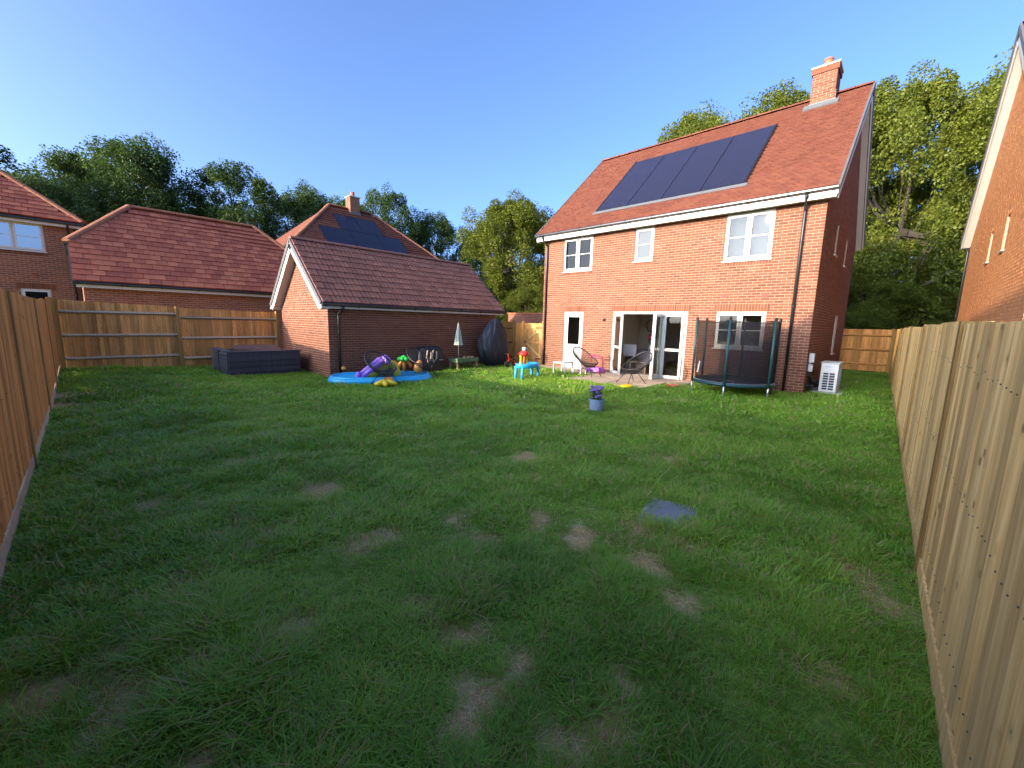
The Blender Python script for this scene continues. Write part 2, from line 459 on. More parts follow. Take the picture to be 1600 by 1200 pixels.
def cols(a, b, c, o):
    return [[a[0], b[0], c[0], o[0]], [a[1], b[1], c[1], o[1]], [a[2], b[2], c[2], o[2]], [0, 0, 0, 1]]

# wall frames: a runs along the wall, d points out of it
class WallX:           # plane x = X, facing sign s along x
    def __init__(s, X, sg): s.X = X; s.sg = sg
    def pt(s, a, d, z): return (s.X+s.sg*d, a, z)
    def box(s, mb, a0, a1, d0, d1, z0, z1): return mb.mm(s.X+s.sg*d0, s.X+s.sg*d1, a0, a1, z0, z1)
    def brick(s, a0, a1, z0, z1, d0=-.014, d1=.008):
        j = random.uniform(-.0012, .0012); return bm(s.X+s.sg*((d0+d1)/2+j), (a0+a1)/2, (z0+z1)/2, d1-d0, a1-a0, z1-z0)
class WallY:
    def __init__(s, Y, sg): s.Y = Y; s.sg = sg
    def pt(s, a, d, z): return (a, s.Y+s.sg*d, z)
    def box(s, mb, a0, a1, d0, d1, z0, z1): return mb.mm(a0, a1, s.Y+s.sg*d0, s.Y+s.sg*d1, z0, z1)
    def brick(s, a0, a1, z0, z1, d0=-.014, d1=.008):
        j = random.uniform(-.0012, .0012); return bm((a0+a1)/2, s.Y+s.sg*((d0+d1)/2+j), (z0+z1)/2, a1-a0, d1-d0, z1-z0)

def lay_bricks(W, lo, hi, z0, z1, openings=(), soldiers=()):
    """stretcher bond; lo/hi are functions of height; openings (a0,a1,z0,z1); soldiers (a0,a1,z0,height)"""
    out = []; blocks = list(openings)+[(a0, a1, zz, zz+h) for a0, a1, zz, h in soldiers]
    i = 0
    z = z0
    while z+.06 <= z1:
        zc = z+.0325; l_, h_ = lo(zc), hi(zc)
        iv = [(l_, h_)]
        for a0, a1, b0, b1 in blocks:
            if b0 < zc < b1:
                nv = []
                for s_, e_ in iv:
                    if a1 <= s_ or a0 >= e_: nv.append((s_, e_)); continue
                    if a0 > s_: nv.append((s_, a0))
                    if a1 < e_: nv.append((a1, e_))
                iv = nv
        for s_, e_ in iv:
            ph = (i % 2)*.1125; cuts = []
            a = l_-ph+math.floor((s_-l_+ph)/.225)*.225
            while a < e_:
                b0 = max(a, s_); b1 = min(a+.215, e_)
                if b1 > b0: cuts.append([b0, b1])
                a += .225
            k = 0
            while k < len(cuts):
                if cuts[k][1]-cuts[k][0] < .05 and len(cuts) > 1:
                    if k > 0: cuts[k-1][1] = cuts[k][1]
                    else: cuts[1][0] = cuts[0][0]
                    cuts.pop(k)
                else: k += 1
            if cuts: cuts[-1][1] = e_ if e_-cuts[-1][1] < .03 else cuts[-1][1]
            for b0, b1 in cuts: out.append(W.brick(b0+.0015, b1-.0015, z+.0065, z+.0685))
        i += 1; z += .075
    for a0, a1, zz, h in soldiers:
        k = max(1, round((a1-a0)/.075)); w = (a1-a0)/k
        for j in range(k): out.append(W.brick(a0+j*w+.005, a0+(j+1)*w-.005, zz+.005, zz+h-.005))
    return out

def wall_shell(mb, W, a0, a1, z0, z1, th, openings):
    A = sorted({a0, a1, *[o[0] for o in openings], *[o[1] for o in openings]})
    for i in range(len(A)-1):
        c = (A[i]+A[i+1])/2
        bl = sorted([(o[2], o[3]) for o in openings if o[0] < c < o[1]])
        z = z0
        for b0, b1 in bl:
            if b0 > z: W.box(mb, A[i], A[i+1], -th, 0, z, b0)
            z = max(z, b1)
        if z < z1: W.box(mb, A[i], A[i+1], -th, 0, z, z1)

TILE = (np.array([(-.5, 0, 0), (.5, 0, 0), (.5, 1, 0), (-.5, 1, 0), (-.5, 0, 1), (.5, 0, 1), (.5, 1, 1), (-.5, 1, 1)]),
        [(0, 3, 2, 1), (4, 5, 6, 7), (0, 1, 5, 4), (1, 2, 6, 5), (2, 3, 7, 6), (3, 0, 4, 7)])
def _pan():   # a wide interlocking tile: two flat pans, a shallow channel between them
    xs = [-.5, -.06, -.03, .03, .06, .44, .5]; zs = [1, 1, .45, .45, 1, 1, .4]
    v = []; f = []
    for y in (0, 1):
        for x, z in zip(xs, zs): v.append((x, y, z))
        for x in xs: v.append((x, y, 0))
    k = len(xs)
    for i in range(k-1):
        f += [(i, i+1, 2*k+i+1, 2*k+i), (k+i+1, k+i, i, i+1)[::-1], (2*k+i, 2*k+i+1, 3*k+i+1, 3*k+i)[::-1]]
    f += [(0, 2*k, 3*k, k), (k-1, 2*k-1, 4*k-1, 3*k-1)]
    return np.array(v), f
PAN = _pan()

def tiles(p0, a, s, length, slope, tw, gauge, tl, th, inside=None, stagger=.5, jit=.002):
    """matrices of tiles on a slope: p0 eave corner, a unit vector along the eave, s unit vector up the slope"""
    a = Vector(a).normalized(); s = Vector(s).normalized(); nrm = a.cross(s)
    if nrm.z < 0: nrm = -nrm
    out = []; rows = int(slope/gauge)
    for i in range(rows):
        x = -tw*((i*stagger) % 1.0)
        while x < length:
            l0 = max(x, 0); l1 = min(x+tw, length)
            if l1-l0 > tw*.25:
                c = (l0+l1)/2
                if inside is None or inside(c, (i+.5)*gauge):
                    o = Vector(p0)+a*c+s*(i*gauge-.02)+nrm*(th*1.7+random.uniform(0, jit))
                    sv = s*tl-nrm*(th*1.35)
                    out.append(cols(a*(l1-l0)*.965, sv, nrm*th, o+a*random.uniform(-.004, .004)))
            x += tw
    return out

def _half():
    n = 7; v = []; f = []
    for y in (0, 1):
        for j in range(n):
            t = math.pi*j/(n-1); v.append((math.cos(t), y, math.sin(t)*.75))
    for j in range(n-1): f.append((j, j+1, n+j+1, n+j))
    f += [tuple(range(n))[::-1], tuple(range(n, 2*n))]
    return np.array(v), f
HALF = _half()
def ridge_run(p0, p1, r=.11, seg=.45):
    p0, p1 = Vector(p0), Vector(p1); d = p1-p0; L = d.length; d.normalize(); k = max(1, round(L/seg)); sl = L/k
    up = Vector((0, 0, 1)); side = d.cross(up).normalized(); nn = side.cross(d)
    return [cols(side*r*random.uniform(.97, 1.04), d*(sl*.97), nn*r, p0+d*(i*sl)+nn*(.01+random.uniform(0, .006))) for i in range(k)]

# ------------------------------------------------------------------ ground
def vnoise(x, y, sc, seed):
    r = np.random.default_rng(seed); g = r.random((64, 64))
    u = x/sc+1000.37; v = y/sc+1000.71; i = np.floor(u).astype(int); j = np.floor(v).astype(int); fu = u-i; fv = v-j
    fu = fu*fu*(3-2*fu); fv = fv*fv*(3-2*fv)
    a = g[i % 64, j % 64]; b = g[(i+1) % 64, j % 64]; c = g[i % 64, (j+1) % 64]; d = g[(i+1) % 64, (j+1) % 64]
    return (a*(1-fu)+b*fu)*(1-fv)+(c*(1-fu)+d*fu)*fv
def gh(x, y):
    x = np.asarray(x, float); y = np.asarray(y, float)
    g = -.12*np.exp(-((x-6)**2+(y-12)**2)/14)+.13*np.exp(-((x+.5)**2+(y-16.5)**2)/10)
    inside = np.exp(-np.maximum(0, np.maximum(x-14, y-17))*1.0)*np.exp(-np.maximum(0, -2-np.minimum(x, y)))
    g = g+((vnoise(x, y, 1.7, 1)-.5)*.05+(vnoise(x, y, .6, 2)-.5)*.025)*inside
    return g
PATCH = [(1.5, 4.03, .26), (1.38, 2.75, .19), (1.52, 2.62, .12), (1.27, 1.88, .13), (1.28, 1.55, .13), (1.37, 1.16, .09), (1.15, 1.21, .08), (.94, 1.12, .08),
         (1.39, .71, .12), (2.63, 1.69, .13), (2.58, 2.11, .14), (2.69, 1.14, .15), (2.45, .79, .13), (1.8, 1.85, .10), (.62, 2.21, .12), (1.62, .73, .09),
         (-.38, 12.3, .45), (-.38, 11.2, .4), (-.36, 2.6, .13), (2.1, 2.6, .10), (1.25, 2.9, .16), (3.8, 3.3, .16), (5.2, 2.0, .2), (3.1, 5.2, .16), (5.0, 4.6, .12), (.2, 1.75, .10)]
def bare(x, y):
    b = np.zeros_like(x)
    wob = (vnoise(x, y, .16, 5)-.5)*1.6+(vnoise(x, y, .06, 6)-.5)*1.3
    for px, py, r in PATCH:
        d = np.hypot((x-px)*1.0, (y-py))/r
        b = np.maximum(b, np.clip((1.15-d+wob*.75)*2.6, 0, 1))
    thin = np.clip((vnoise(x, y, .42, 41)*.6+vnoise(x, y, .12, 42)*.4-.70)*6, 0, .75)*(x < 7)*(y < 7)
    return np.maximum(b, thin)
xs = np.r_[-700, -300, -120, -60, -30, -12, -5, np.arange(-2, 15, .11), np.arange(15, 26, .5), 32, 45, 70, 120, 300, 900]
ys = np.r_[-700, -300, -120, -60, -30, -12, -5, np.arange(-2, 18, .11), np.arange(18, 30, .5), 36, 45, 70, 120, 300, 900]
X, Y = np.meshgrid(xs, ys, indexing='ij'); Z = gh(X, Y)
nx, ny = X.shape; idx = np.arange(nx*ny).reshape(nx, ny)
F = np.stack([idx[:-1, :-1], idx[1:, :-1], idx[1:, 1:], idx[:-1, 1:]], -1).reshape(-1, 4)
me = bpy.data.meshes.new('ground'); me.from_pydata(np.stack([X, Y, Z], -1).reshape(-1, 3).tolist(), [], F.tolist())
at = me.attributes.new('bare', 'FLOAT', 'POINT'); at.data.foreach_set('value', (bare(X, Y)*.70+.05).ravel().astype(np.float32))
me.materials.append(M['ground']); me.polygons.foreach_set('use_smooth', [True]*len(me.polygons))
ground = bpy.data.objects.new('ground', me); COL.objects.link(ground); ground['kind'] = 'structure'; ground['label'] = 'lawn and ground of the garden and the plots around it'

# ------------------------------------------------------------------ shared house pieces
def window(parent, W, a0, a1, z0, z1, lights=2, bars=True, glass='glass', sill=True, ajar=None, d=-.02, flip=False):
    """upvc casement: frame as part, panes, glazing bars, sashes and sill as sub-parts"""
    fw = .055; mb = MB()
    W.box(mb, a0, a1, d-.07, d, z0, z0+fw); W.box(mb, a0, a1, d-.07, d, z1-fw, z1)
    W.box(mb, a0, a0+fw, d-.07, d, z0+fw, z1-fw); W.box(mb, a1-fw, a1, d-.07, d, z0+fw, z1-fw)
    step = (a1-a0-2*fw)/lights
    for k in range(1, lights):
        c = a0+fw+k*step; W.box(mb, c-.03, c+.03, d-.07, d, z0+fw, z1-fw)
    fr = mb.build('window', 'white', parent)
    for k in range(lights):
        s0 = a0+fw+k*step+(.03 if k else 0); s1 = a0+fw+(k+1)*step-(.03 if k < lights-1 else 0)
        sw = .05; off = .012
        if ajar is not None and ajar == k: off = .05
        sb = MB()
        W.box(sb, s0-.012, s1+.012, d, d+off+.012, z0+fw-.012, z0+fw+sw); W.box(sb, s0-.012, s1+.012, d, d+off+.012, z1-fw-sw, z1-fw+.012)
        W.box(sb, s0-.012, s0+sw-.012, d, d+off+.012, z0+fw+sw, z1-fw-sw); W.box(sb, s1-sw+.012, s1+.012, d, d+off+.012, z0+fw+sw, z1-fw-sw)
        sb.build('sash', 'white', fr)
        g0, g1, h0, h1 = s0+sw-.014, s1-sw+.014, z0+fw+sw-.002, z1-fw-sw+.002
        gm = MB(); W.box(gm, g0, g1, d-.012, d-.004, h0, h1); gm.build('pane', glass, fr)
        if bars:
            zc = (h0+h1)/2; bmb = MB(); W.box(bmb, g0, g1, d-.003, d+.016, zc-.011, zc+.011); bmb.build('glazing_bar', 'white', fr)
    if sill:
        sm = MB(); W.box(sm, a0-.03, a1+.03, d-.06, .055, z0-.035, z0-.002); sm.build('sill', 'white', fr)
    return fr

def gutter(parent, p0, p1, r=.058, brackets=.9, out=(0, 0, 0)):
    mb = MB(); mb.tube([p0, p1], r, 10); g = mb.build('gutter', 'gutter', parent, smooth=False)
    p0, p1 = Vector(p0), Vector(p1); L = (p1-p0).length; k = int(L/brackets); d = (p1-p0).normalized()
    for i in range(k+1):
        c = p0+d*min(L-.05, .1+i*brackets); t = MB().tube([c-d*.018, c+d*.018], r+.012, 10); t.build('bracket', 'black', g)
    return g

def downpipe(parent, top, wallpt, bottom, r=.036):
    top, wallpt, bottom = Vector(top), Vector(wallpt), Vector(bottom)
    mb = MB(); mb.tube([top, top+Vector((0, 0, -.06)), wallpt, wallpt+Vector((0, 0, -.08)), bottom], r, 10)
    o = mb.build('downpipe', 'black', parent, smooth=True)
    h = wallpt.z-bottom.z; k = max(2, int(h/1.8)+1)
    for i in range(k):
        z = bottom.z+h*(i+.5)/k; c = MB().tube([(wallpt.x, wallpt.y, z-.025), (wallpt.x, wallpt.y, z+.025)], r+.01, 10); c.build('pipe_clip', 'black', o)
    return o

# ------------------------------------------------------------------ the main house
HX, HY0, HY1, HXB = 12.95, 1.66, 10.57, 21.35
EAVE, RX, RZ = 5.10, 17.15, 9.12
ESL = (RZ-EAVE)/(RX-12.60)
house = thing('brick_house', 'two storey red brick house with solar panels and folding garden doors', 'house', (17, 6.1, 0))
WF = WallX(HX, -1)
OP = {'door': (8.63, 9.50, 0.0, 2.175), 'bif': (4.80, 7.38, 0.0, 2.175), 'low': (2.70, 3.97, 1.125, 2.175),
      'u1': (8.36, 9.62, 3.675, 4.875), 'u2': (6.08, 6.72, 3.825, 4.875), 'u3': (2.75, 3.94, 3.60, 4.875)}
mb = MB()
wall_shell(mb, WF, HY0, HY1, -.3, 4.95, .28, list(OP.values()))
SIDE_OP = [(15.3, 15.75, 3.9, 4.8), (18.05, 18.5, 3.9, 4.8), (17.95, 18.75, .9, 2.25)]
WS = WallY(HY0, -1)
wall_shell(mb, WS, HX+.281, HXB, -.3, 5.0, .28, SIDE_OP)
mb.mm(HX+.281, HXB, HY1-.28, HY1, -.3, 5.0)
mb.mm(HXB-.28, HXB-.001, HY0+.281, HY1-.281, -.3, 5.0)
gz = lambda x: EAVE-.08+(x-12.75)*ESL if x < RX else EAVE-.08+(2*RX-12.75-x)*ESL
for yy in (HY0, HY1-.28):
    mb.slab([(HX+.281, yy, 5.001), (HXB, yy, 5.001), (HXB, yy, gz(HXB)), (RX, yy, gz(RX)-.05), (HX+.281, yy, gz(HX+.281))], (0, .28, 0))
hwall = mb.build('wall', 'mortar', house)
sold = [(8.55, 9.58, 2.175, .225), (4.72, 7.46, 2.175, .225), (2.62, 4.05, 2.175, .225),
        (8.33, 9.65, 3.525, .1125), (6.05, 6.75, 3.675, .1125), (2.72, 3.97, 3.45, .1125), (2.67, 4.0, .975, .1125)]
L1 = lay_bricks(WF, lambda z: HY0-.008, lambda z: HY1+.008, -.3, 4.94, list(OP.values())+[(2.67, 4.0, 1.08, 1.13), (8.33, 9.65, 3.6, 3.68), (6.05, 6.75, 3.75, 3.83), (2.72, 3.97, 3.55, 3.61)], sold)
def slo(z): return HX+.015 if z < 4.9 else max(HX+.015, 12.75+(z-EAVE+.10)/ESL)
def shi(z): return HXB if z < 5.0 else min(HXB, 2*RX-12.75-(z-EAVE+.10)/ESL)
L2 = lay_bricks(WS, slo, shi, -.3, 8.85, SIDE_OP)
emit('brick', hwall, 'brick', L1+L2)

# eaves: fascia, soffit, gutter
mb = MB(); mb.mm(12.645, 12.665, 1.47, 10.76, 4.87, 5.07); mb.build('fascia', 'white', house)
mb = MB(); mb.mm(12.666, 12.93, 1.47, 10.76, 4.895, 4.91); mb.build('soffit', 'white', house)
mb = MB(); mb.slab([(12.63, 1.47, 4.925), (12.92, 1.47, 4.925), (12.92, 1.47, 5.30), (12.63, 1.47, 5.09)], (0, -.025, 0)); mb.build('box_end', 'white', house)
gutter(house, (12.59, 1.44, 5.075), (12.59, 10.8, 5.075), .05)
downpipe(house, (12.585, 2.05, 5.01), (12.895, 2.09, 4.72), (12.895, 2.09, -.1))
downpipe(house, (12.585, 10.42, 5.01), (12.895, 10.42, 4.72), (12.895, 10.42, -.1))
# roof
sv = Vector((RX-12.60, 0, RZ-EAVE)); SL = sv.length; sv.normalize(); nv = Vector((-sv.z, 0, sv.x))
mb = MB()
f0 = Vector((12.60, 0, EAVE-.03)); r0 = Vector((RX, 0, RZ-.03)); b0 = Vector((2*RX-12.60, 0, EAVE-.03))
P = lambda v, y: (v.x, y, v.z)
mb.slab([P(f0, 1.46), P(r0, 1.46), P(r0, 10.76), P(f0, 10.76)], tuple(-nv*.10))
mb.slab([P(b0, 10.76), P(r0+Vector((.001, 0, 0)), 10.76), P(r0+Vector((.001, 0, 0)), 1.46), P(b0, 1.46)], (-.09*sv.z*1.0, 0, -.09*sv.x))
hroof = mb.build('roof', 'tile_plain', house)
PX0, PX1 = 13.36, 16.16          # solar field along the slope (by x)
PS0, PS1 = (PX0-12.60)/sv.x, (PX1-12.60)/sv.x
PY0, PY1 = 3.70, 8.54
def in_roof(a, s):
    y = 1.46+a
    if PY0-.03 < y < PY1+.03 and PS0-.1 < s < PS1: return False
    if 2.3 < y < 3.0 and s > (16.75-12.60)/sv.x: return False
    return True
TM = tiles((12.60, 1.46, EAVE-.03), (0, 1, 0), sv, 9.30, SL-.04, .165, .105, .155, .015, in_roof, jit=.008)
emit('roof_tile', hroof, 'tile_plain', TM, TILE)
emit('ridge_tile', hroof, 'tile_plain', ridge_run((RX, 1.44, RZ-.035), (RX, 10.78, RZ-.035), .11), HALF)
# solar panels lie in the slope
pw = (PY1-PY0)/4
for k in range(4):
    o_ = Vector((12.60, 0, EAVE-.03))+sv*PS0+nv*.045
    pm = MB(); ps = PS1-PS0
    pm.add([(0.012, .012, 0), (pw-.012, .012, 0), (pw-.012, ps-.012, 0), (.012, ps-.012, 0), (.012, .012, .03), (pw-.012, .012, .03), (pw-.012, ps-.012, .03), (.012, ps-.012, .03)],
           [(0, 3, 2, 1), (4, 5, 6, 7), (0, 1, 5, 4), (1, 2, 6, 5), (2, 3, 7, 6), (3, 0, 4, 7)])
    pm.add([(.012, ps/2-.006, .031), (pw-.012, ps/2-.006, .031), (pw-.012, ps/2+.006, .031), (.012, ps/2+.006, .031)], [(0, 1, 2, 3)])
    po = bpy.data.objects.new('solar_panel', pm.mesh('solar_panel', 'solar')); COL.objects.link(po); po.parent = hroof
    ay = Vector((0, -1, 0)); base = o_+Vector((0, PY1-k*pw, 0))
    po.matrix_local = Matrix(cols(ay, sv, nv, base)); po['label'] = 'black solar panel set into the roof'
mb = MB()
e0 = Vector((12.60, 0, EAVE-.03))+sv*(PS0-.16)+nv*.050; e1 = Vector((12.60, 0, EAVE-.03))+sv*(PS0)+nv*.055
mb.slab([P(e0, PY0-.1), P(e1, PY0-.1), P(e1, PY1+.1), P(e0, PY1+.1)], tuple(nv*.006)); mb.build('flashing', 'lead', hroof)
mb = MB()
for yy in (PY0-.02, PY1+.02):
    a_ = Vector((12.60, 0, EAVE-.03))+sv*PS0+nv*.03; c_ = Vector((12.60, 0, EAVE-.03))+sv*(PS1+.03)+nv*.03
    mb.slab([P(a_, yy-.02), P(c_, yy-.02), P(c_, yy+.02), P(a_, yy+.02)], tuple(nv*.05))
mb.build('panel_trim', 'black', hroof)
# dry verge strips and white bargeboards
for yy, sg in ((1.46, -1), (10.76, 1)):
    mb = MB()
    for v0, v1 in ((f0, r0), (b0, r0)):
        n2 = Vector((-(v1-v0).z, 0, (v1-v0).x)).normalized()
        if n2.z < 0: n2 = -n2
        mb.slab([P(v0+n2*.055, yy), P(v1+n2*.055, yy), P(v1-n2*.07, yy), P(v0-n2*.07, yy)], (0, sg*.05, 0))
    mb.build('verge', 'verge', hroof)
    mb = MB()
    for v0, v1 in ((f0, r0), (b0, r0)):
        n2 = Vector((-(v1-v0).z, 0, (v1-v0).x)).normalized()
        if n2.z < 0: n2 = -n2
        mb.slab([P(v0-n2*.075, yy), P(v1-n2*.075, yy), P(v1-n2*.29, yy), P(v0-n2*.29, yy)], (0, sg*.022, 0))
    mb.build('bargeboard', 'white', house)
mb = MB()   # boarded soffit under the verge
for v0, v1 in ((f0, r0), (b0, r0)):
    n2 = Vector((-(v1-v0).z, 0, (v1-v0).x)).normalized()
    if n2.z < 0: n2 = -n2
    mb.slab([P(v0-n2*.26, 1.482), P(v1-n2*.26, 1.482), P(v1-n2*.26, 1.65), P(v0-n2*.26, 1.65)], tuple(-n2*.015))
mb.build('verge_soffit', 'white', house)
# chimney
chim = MB(); chim.mm(16.78, 17.50, 2.34, 2.96, 8.4, 9.82); chim = chim.build('chimney', 'mortar', house)
W1 = WallX(16.78, -1); W2 = WallY(2.34, -1); W3 = WallY(2.96, 1)
cb = lay_bricks(W1, lambda z: 2.332, lambda z: 2.968, 8.55, 9.75)+lay_bricks(W2, lambda z: 16.79, lambda z: 17.5, 8.55, 9.75)+lay_bricks(W3, lambda z: 16.79, lambda z: 17.5, 8.55, 9.75)
emit('brick', chim, 'brick', cb)
mb = MB(); mb.mm(16.74, 17.54, 2.30, 3.0, 9.70, 9.86); mb.build('corbel', 'brick', chim)
mb = MB(); mb.mm(16.72, 17.56, 2.28, 3.02, 9.861, 9.91); mb.build('capping', 'concrete', chim)
mb = MB(); mb.lathe([(.135, 0), (.135, .03), (.115, .06), (.11, .26), (.13, .28), (.13, .31), (.09, .311)], (17.12, 2.65, 9.905), 18); mb.build('chimney_pot', 'terracotta', chim, smooth=False)
mb = MB(); mb.mm(16.755, 16.765, 2.30, 3.0, 8.62, 8.86); mb.mm(16.76, 17.3, 2.312, 2.322, 8.62, 9.1)
mb.slab([(16.55, 2.2, 8.60), (16.77, 2.2, 8.80), (16.77, 3.1, 8.80), (16.55, 3.1, 8.60)], (-.03, 0, .03)); mb.build('flashing', 'lead', chim)
# windows and doors
window(house, WF, *OP['u1'][:2], *OP['u1'][2:], 2, ajar=1)
window(house, WF, *OP['u2'], 1, glass='frosted')
window(house, WF, *OP['u3'], 2)
window(house, WF, *OP['low'], 2)
for o_ in SIDE_OP: window(house, WS, *o_, 1, bars=False, d=-.06)
# half-glazed back door
mb = MB(); a0, a1, z0, z1 = OP['door']
WF.box(mb, a0, a0+.06, -.09, -.02, .02, z1); WF.box(mb, a1-.06, a1, -.09, -.02, .02, z1); WF.box(mb, a0+.06, a1-.06, -.09, -.02, z1-.06, z1); WF.box(mb, a0, a1, -.09, .02, -.06, .019)
dr = mb.build('door', 'white', house)
mb = MB(); WF.box(mb, a0+.065, a1-.065, -.07, -.035, .03, .95); WF.box(mb, a0+.065, a0+.17, -.07, -.03, .951, z1-.065); WF.box(mb, a1-.17, a1-.065, -.07, -.03, .951, z1-.065); WF.box(mb, a0+.17, a1-.17, -.07, -.03, z1-.19, z1-.065)
WF.box(mb, a0+.065, a1-.065, -.034, -.026, .03, .16); WF.box(mb, a0+.065, a1-.065, -.034, -.026, .83, .95)
WF.box(mb, a0+.065, a0+.17, -.034, -.026, .161, .829); WF.box(mb, a1-.17, a1-.065, -.034, -.026, .161, .829)
for k in range(6): WF.box(mb, a0+.19+k*.085, a0+.26+k*.085, -.034, -.030, .165, .825)
mb.build('leaf', 'white', dr)
mb = MB(); WF.box(mb, a0+.168, a1-.168, -.055, -.045, .95, z1-.188); mb.build('pane', 'glass', dr)
mb = MB(); mb.tube([WF.pt(a1-.11, -.03, 1.0), WF.pt(a1-.11, .03, 1.0), WF.pt(a1-.24, .03, 1.0)], .011, 8); WF.box(mb, a1-.13, a1-.09, -.03, -.02, .90, 1.12); mb.build('handle', 'steel', dr)
# folding doors
a0, a1, z0, z1 = OP['bif']
mb = MB(); WF.box(mb, a0, a0+.07, -.10, -.005, .04, z1); WF.box(mb, a1-.07, a1, -.10, -.005, .04, z1); WF.box(mb, a0+.07, a1-.07, -.10, -.005, z1-.07, z1); WF.box(mb, a0, a1, -.10, .03, -.02, .039)
bf = mb.build('folding_door_frame', 'white', house)
def leaf(hinge, ang, w, name, rail=True, col='white'):
    """a glazed door leaf standing on the sill, turned about a vertical hinge; ang from +y, positive swings out to -x"""
    d = Vector((-math.sin(ang), math.cos(ang), 0)); nn = Vector((d.y, -d.x, 0)); h = Vector(hinge); zb, zt = .045, 2.10
    def bx(mb, s0, s1, q0, q1, za, zb_):
        c = [h+d*s+nn*q for s, q in ((s0, q0), (s1, q0), (s1, q1), (s0, q1))]
        mb.hexa([(p.x, p.y, za) for p in c]+[(p.x, p.y, zb_) for p in c])
    mb = MB(); st = .075
    bx(mb, 0, st, -.03, .03, zb, zt); bx(mb, w-st, w, -.03, .03, zb, zt); bx(mb, st, w-st, -.03, .03, zb, zb+.10); bx(mb, st, w-st, -.03, .03, zt-.08, zt)
    if rail: bx(mb, st, w-st, -.03, .03, .93, 1.01)
    o = mb.build(name, col, bf)
    mb = MB(); bx(mb, st-.004, w-st+.004, -.006, .006, zb+.09, zt-.07); mb.build('pane', 'glass', bf)
    mb = MB(); bx(mb, w-.05, w-.03, .03, .06, .98, 1.14); mb.build('handle', 'steel', bf)
    return o
leaf((HX-.02, 7.30, 0), math.radians(180-38), .66, 'door_leaf')
leaf((HX-.02, 4.88, 0), math.radians(4), .62, 'door_leaf')
leaf((HX-.04, 5.50, 0), math.radians(84), .64, 'door_leaf', rail=False)
leaf((HX-.04, 5.60, 0), math.radians(96), .64, 'door_leaf', rail=False)
mb = MB(); WF.box(mb, 5.50, 5.57, -.08, -.02, .04, z1-.071); mb.build('mullion', 'white', bf)
# small wall fittings
for a, z in ((9.28, 2.59), (7.45, 2.62), (3.80, 2.62), (2.78, 2.61)):
    mb = MB(); WF.box(mb, a-.06, a+.06, 0, .016, z-.06, z+.06)
    for k in range(3): WF.box(mb, a-.05, a+.05, .0165, .024, z-.045+k*.034, z-.03+k*.034)
    mb.build('wall_vent', 'red_vent', house)
mb = MB(); WF.box(mb, 7.68, 7.75, 0, .05, 1.86, 1.95); mb.tube([WF.pt(7.715, .05, 1.9), WF.pt(7.715, .10, 1.86)], .025, 8); mb.build('outside_tap', 'black', house)
# rooms behind the openings
mb = MB(); mb.mm(HX+.285, HXB-.285, HY0+.285, HY1-.285, -.10, .03); mb.build('floor', 'carpet', house)
mb = MB(); mb.mm(HX+.285, HXB-.285, HY0+.285, HY1-.285, 2.42, 2.62); mb.mm(HX+.285, HXB-.285, HY0+.285, HY1-.285, 4.96, 5.02); mb.build('ceiling', 'cream', house)
mb = MB(); mb.mm(17.2, 17.3, HY0+.285, HY1-.285, .031, 2.419); mb.mm(16.6, 16.7, HY0+.285, HY1-.285, 2.621, 4.959)
mb.mm(HX+.285, 17.199, HY0+.285, HY0+.30, .031, 2.419); mb.mm(HX+.285, 17.199, HY1-.30, HY1-.285, .031, 2.419); mb.mm(HX+.285, 17.199, 8.45, 8.55, .031, 2.419)
for yy in (5.0, 7.4): mb.mm(HX+.285, 16.599, yy, yy+.1, 2.621, 4.959)
mb.build('interior_wall', 'cream', house)
mb = MB(); mb.mm(13.20, 13.22, 2.80, 3.90, 3.66, 4.85)
for k in range(9): mb.mm(13.19, 13.20, 2.80+k*.122, 2.80+k*.122+.11, 3.66, 4.85)
mb.build('blind', 'blind', house)
# things seen through the doors
wd = thing('wardrobe', 'tan wardrobe seen through the open upstairs casement window', 'wardrobe', (13.7, 8.35, 2.62))
mb = MB(); mb.mm(13.45, 14.0, 8.1, 8.75, 2.63, 4.45); mb.build('carcass', 'box_tan', wd)
mb = MB(); mb.mm(13.44, 13.449, 8.12, 8.42, 2.70, 4.40); mb.mm(13.44, 13.449, 8.44, 8.73, 2.70, 4.40); mb.build('door', 'box_tan', wd)
tb = thing('dining_table', 'dining table under a grey cloth inside the open folding doors', 'table', (15.4, 6.95, .03))
mb = MB(); mb.mm(14.85, 16.2, 6.35, 7.45, .74, .77); mb.mm(14.83, 14.85, 6.33, 7.47, .36, .775); mb.mm(16.2, 16.22, 6.33, 7.47, .36, .775); mb.mm(14.85, 16.2, 6.33, 6.35, .36, .775); mb.mm(14.85, 16.2, 7.45, 7.47, .36, .775); mb.build('tablecloth', 'grey_cloth', tb)
for x_, y_ in ((14.95, 6.45), (14.95, 7.35), (16.1, 6.45), (16.1, 7.35)):
    mb = MB(); mb.mm(x_-.035, x_+.035, y_-.035, y_+.035, .031, .74); mb.build('leg', 'dark_wood', tb)
ch = thing('dining_chair', 'dining chair with a white cloth over its back beside the indoor table', 'chair', (14.5, 7.35, .03))
mb = MB(); mb.mm(14.3, 14.72, 7.15, 7.55, .46, .50); mb.build('seat', 'dark_wood', ch)
mb = MB(); mb.mm(14.28, 14.31, 7.12, 7.58, .56, .98); mb.mm(14.25, 14.34, 7.10, 7.60, .60, 1.0); mb.build('cloth', 'white_cloth', ch)
for x_, y_ in ((14.33, 7.18), (14.33, 7.52), (14.69, 7.18), (14.69, 7.52)):
    mb = MB(); mb.mm(x_-.02, x_+.02, y_-.02, y_+.02, .031, .459); mb.build('leg', 'dark_wood', ch)
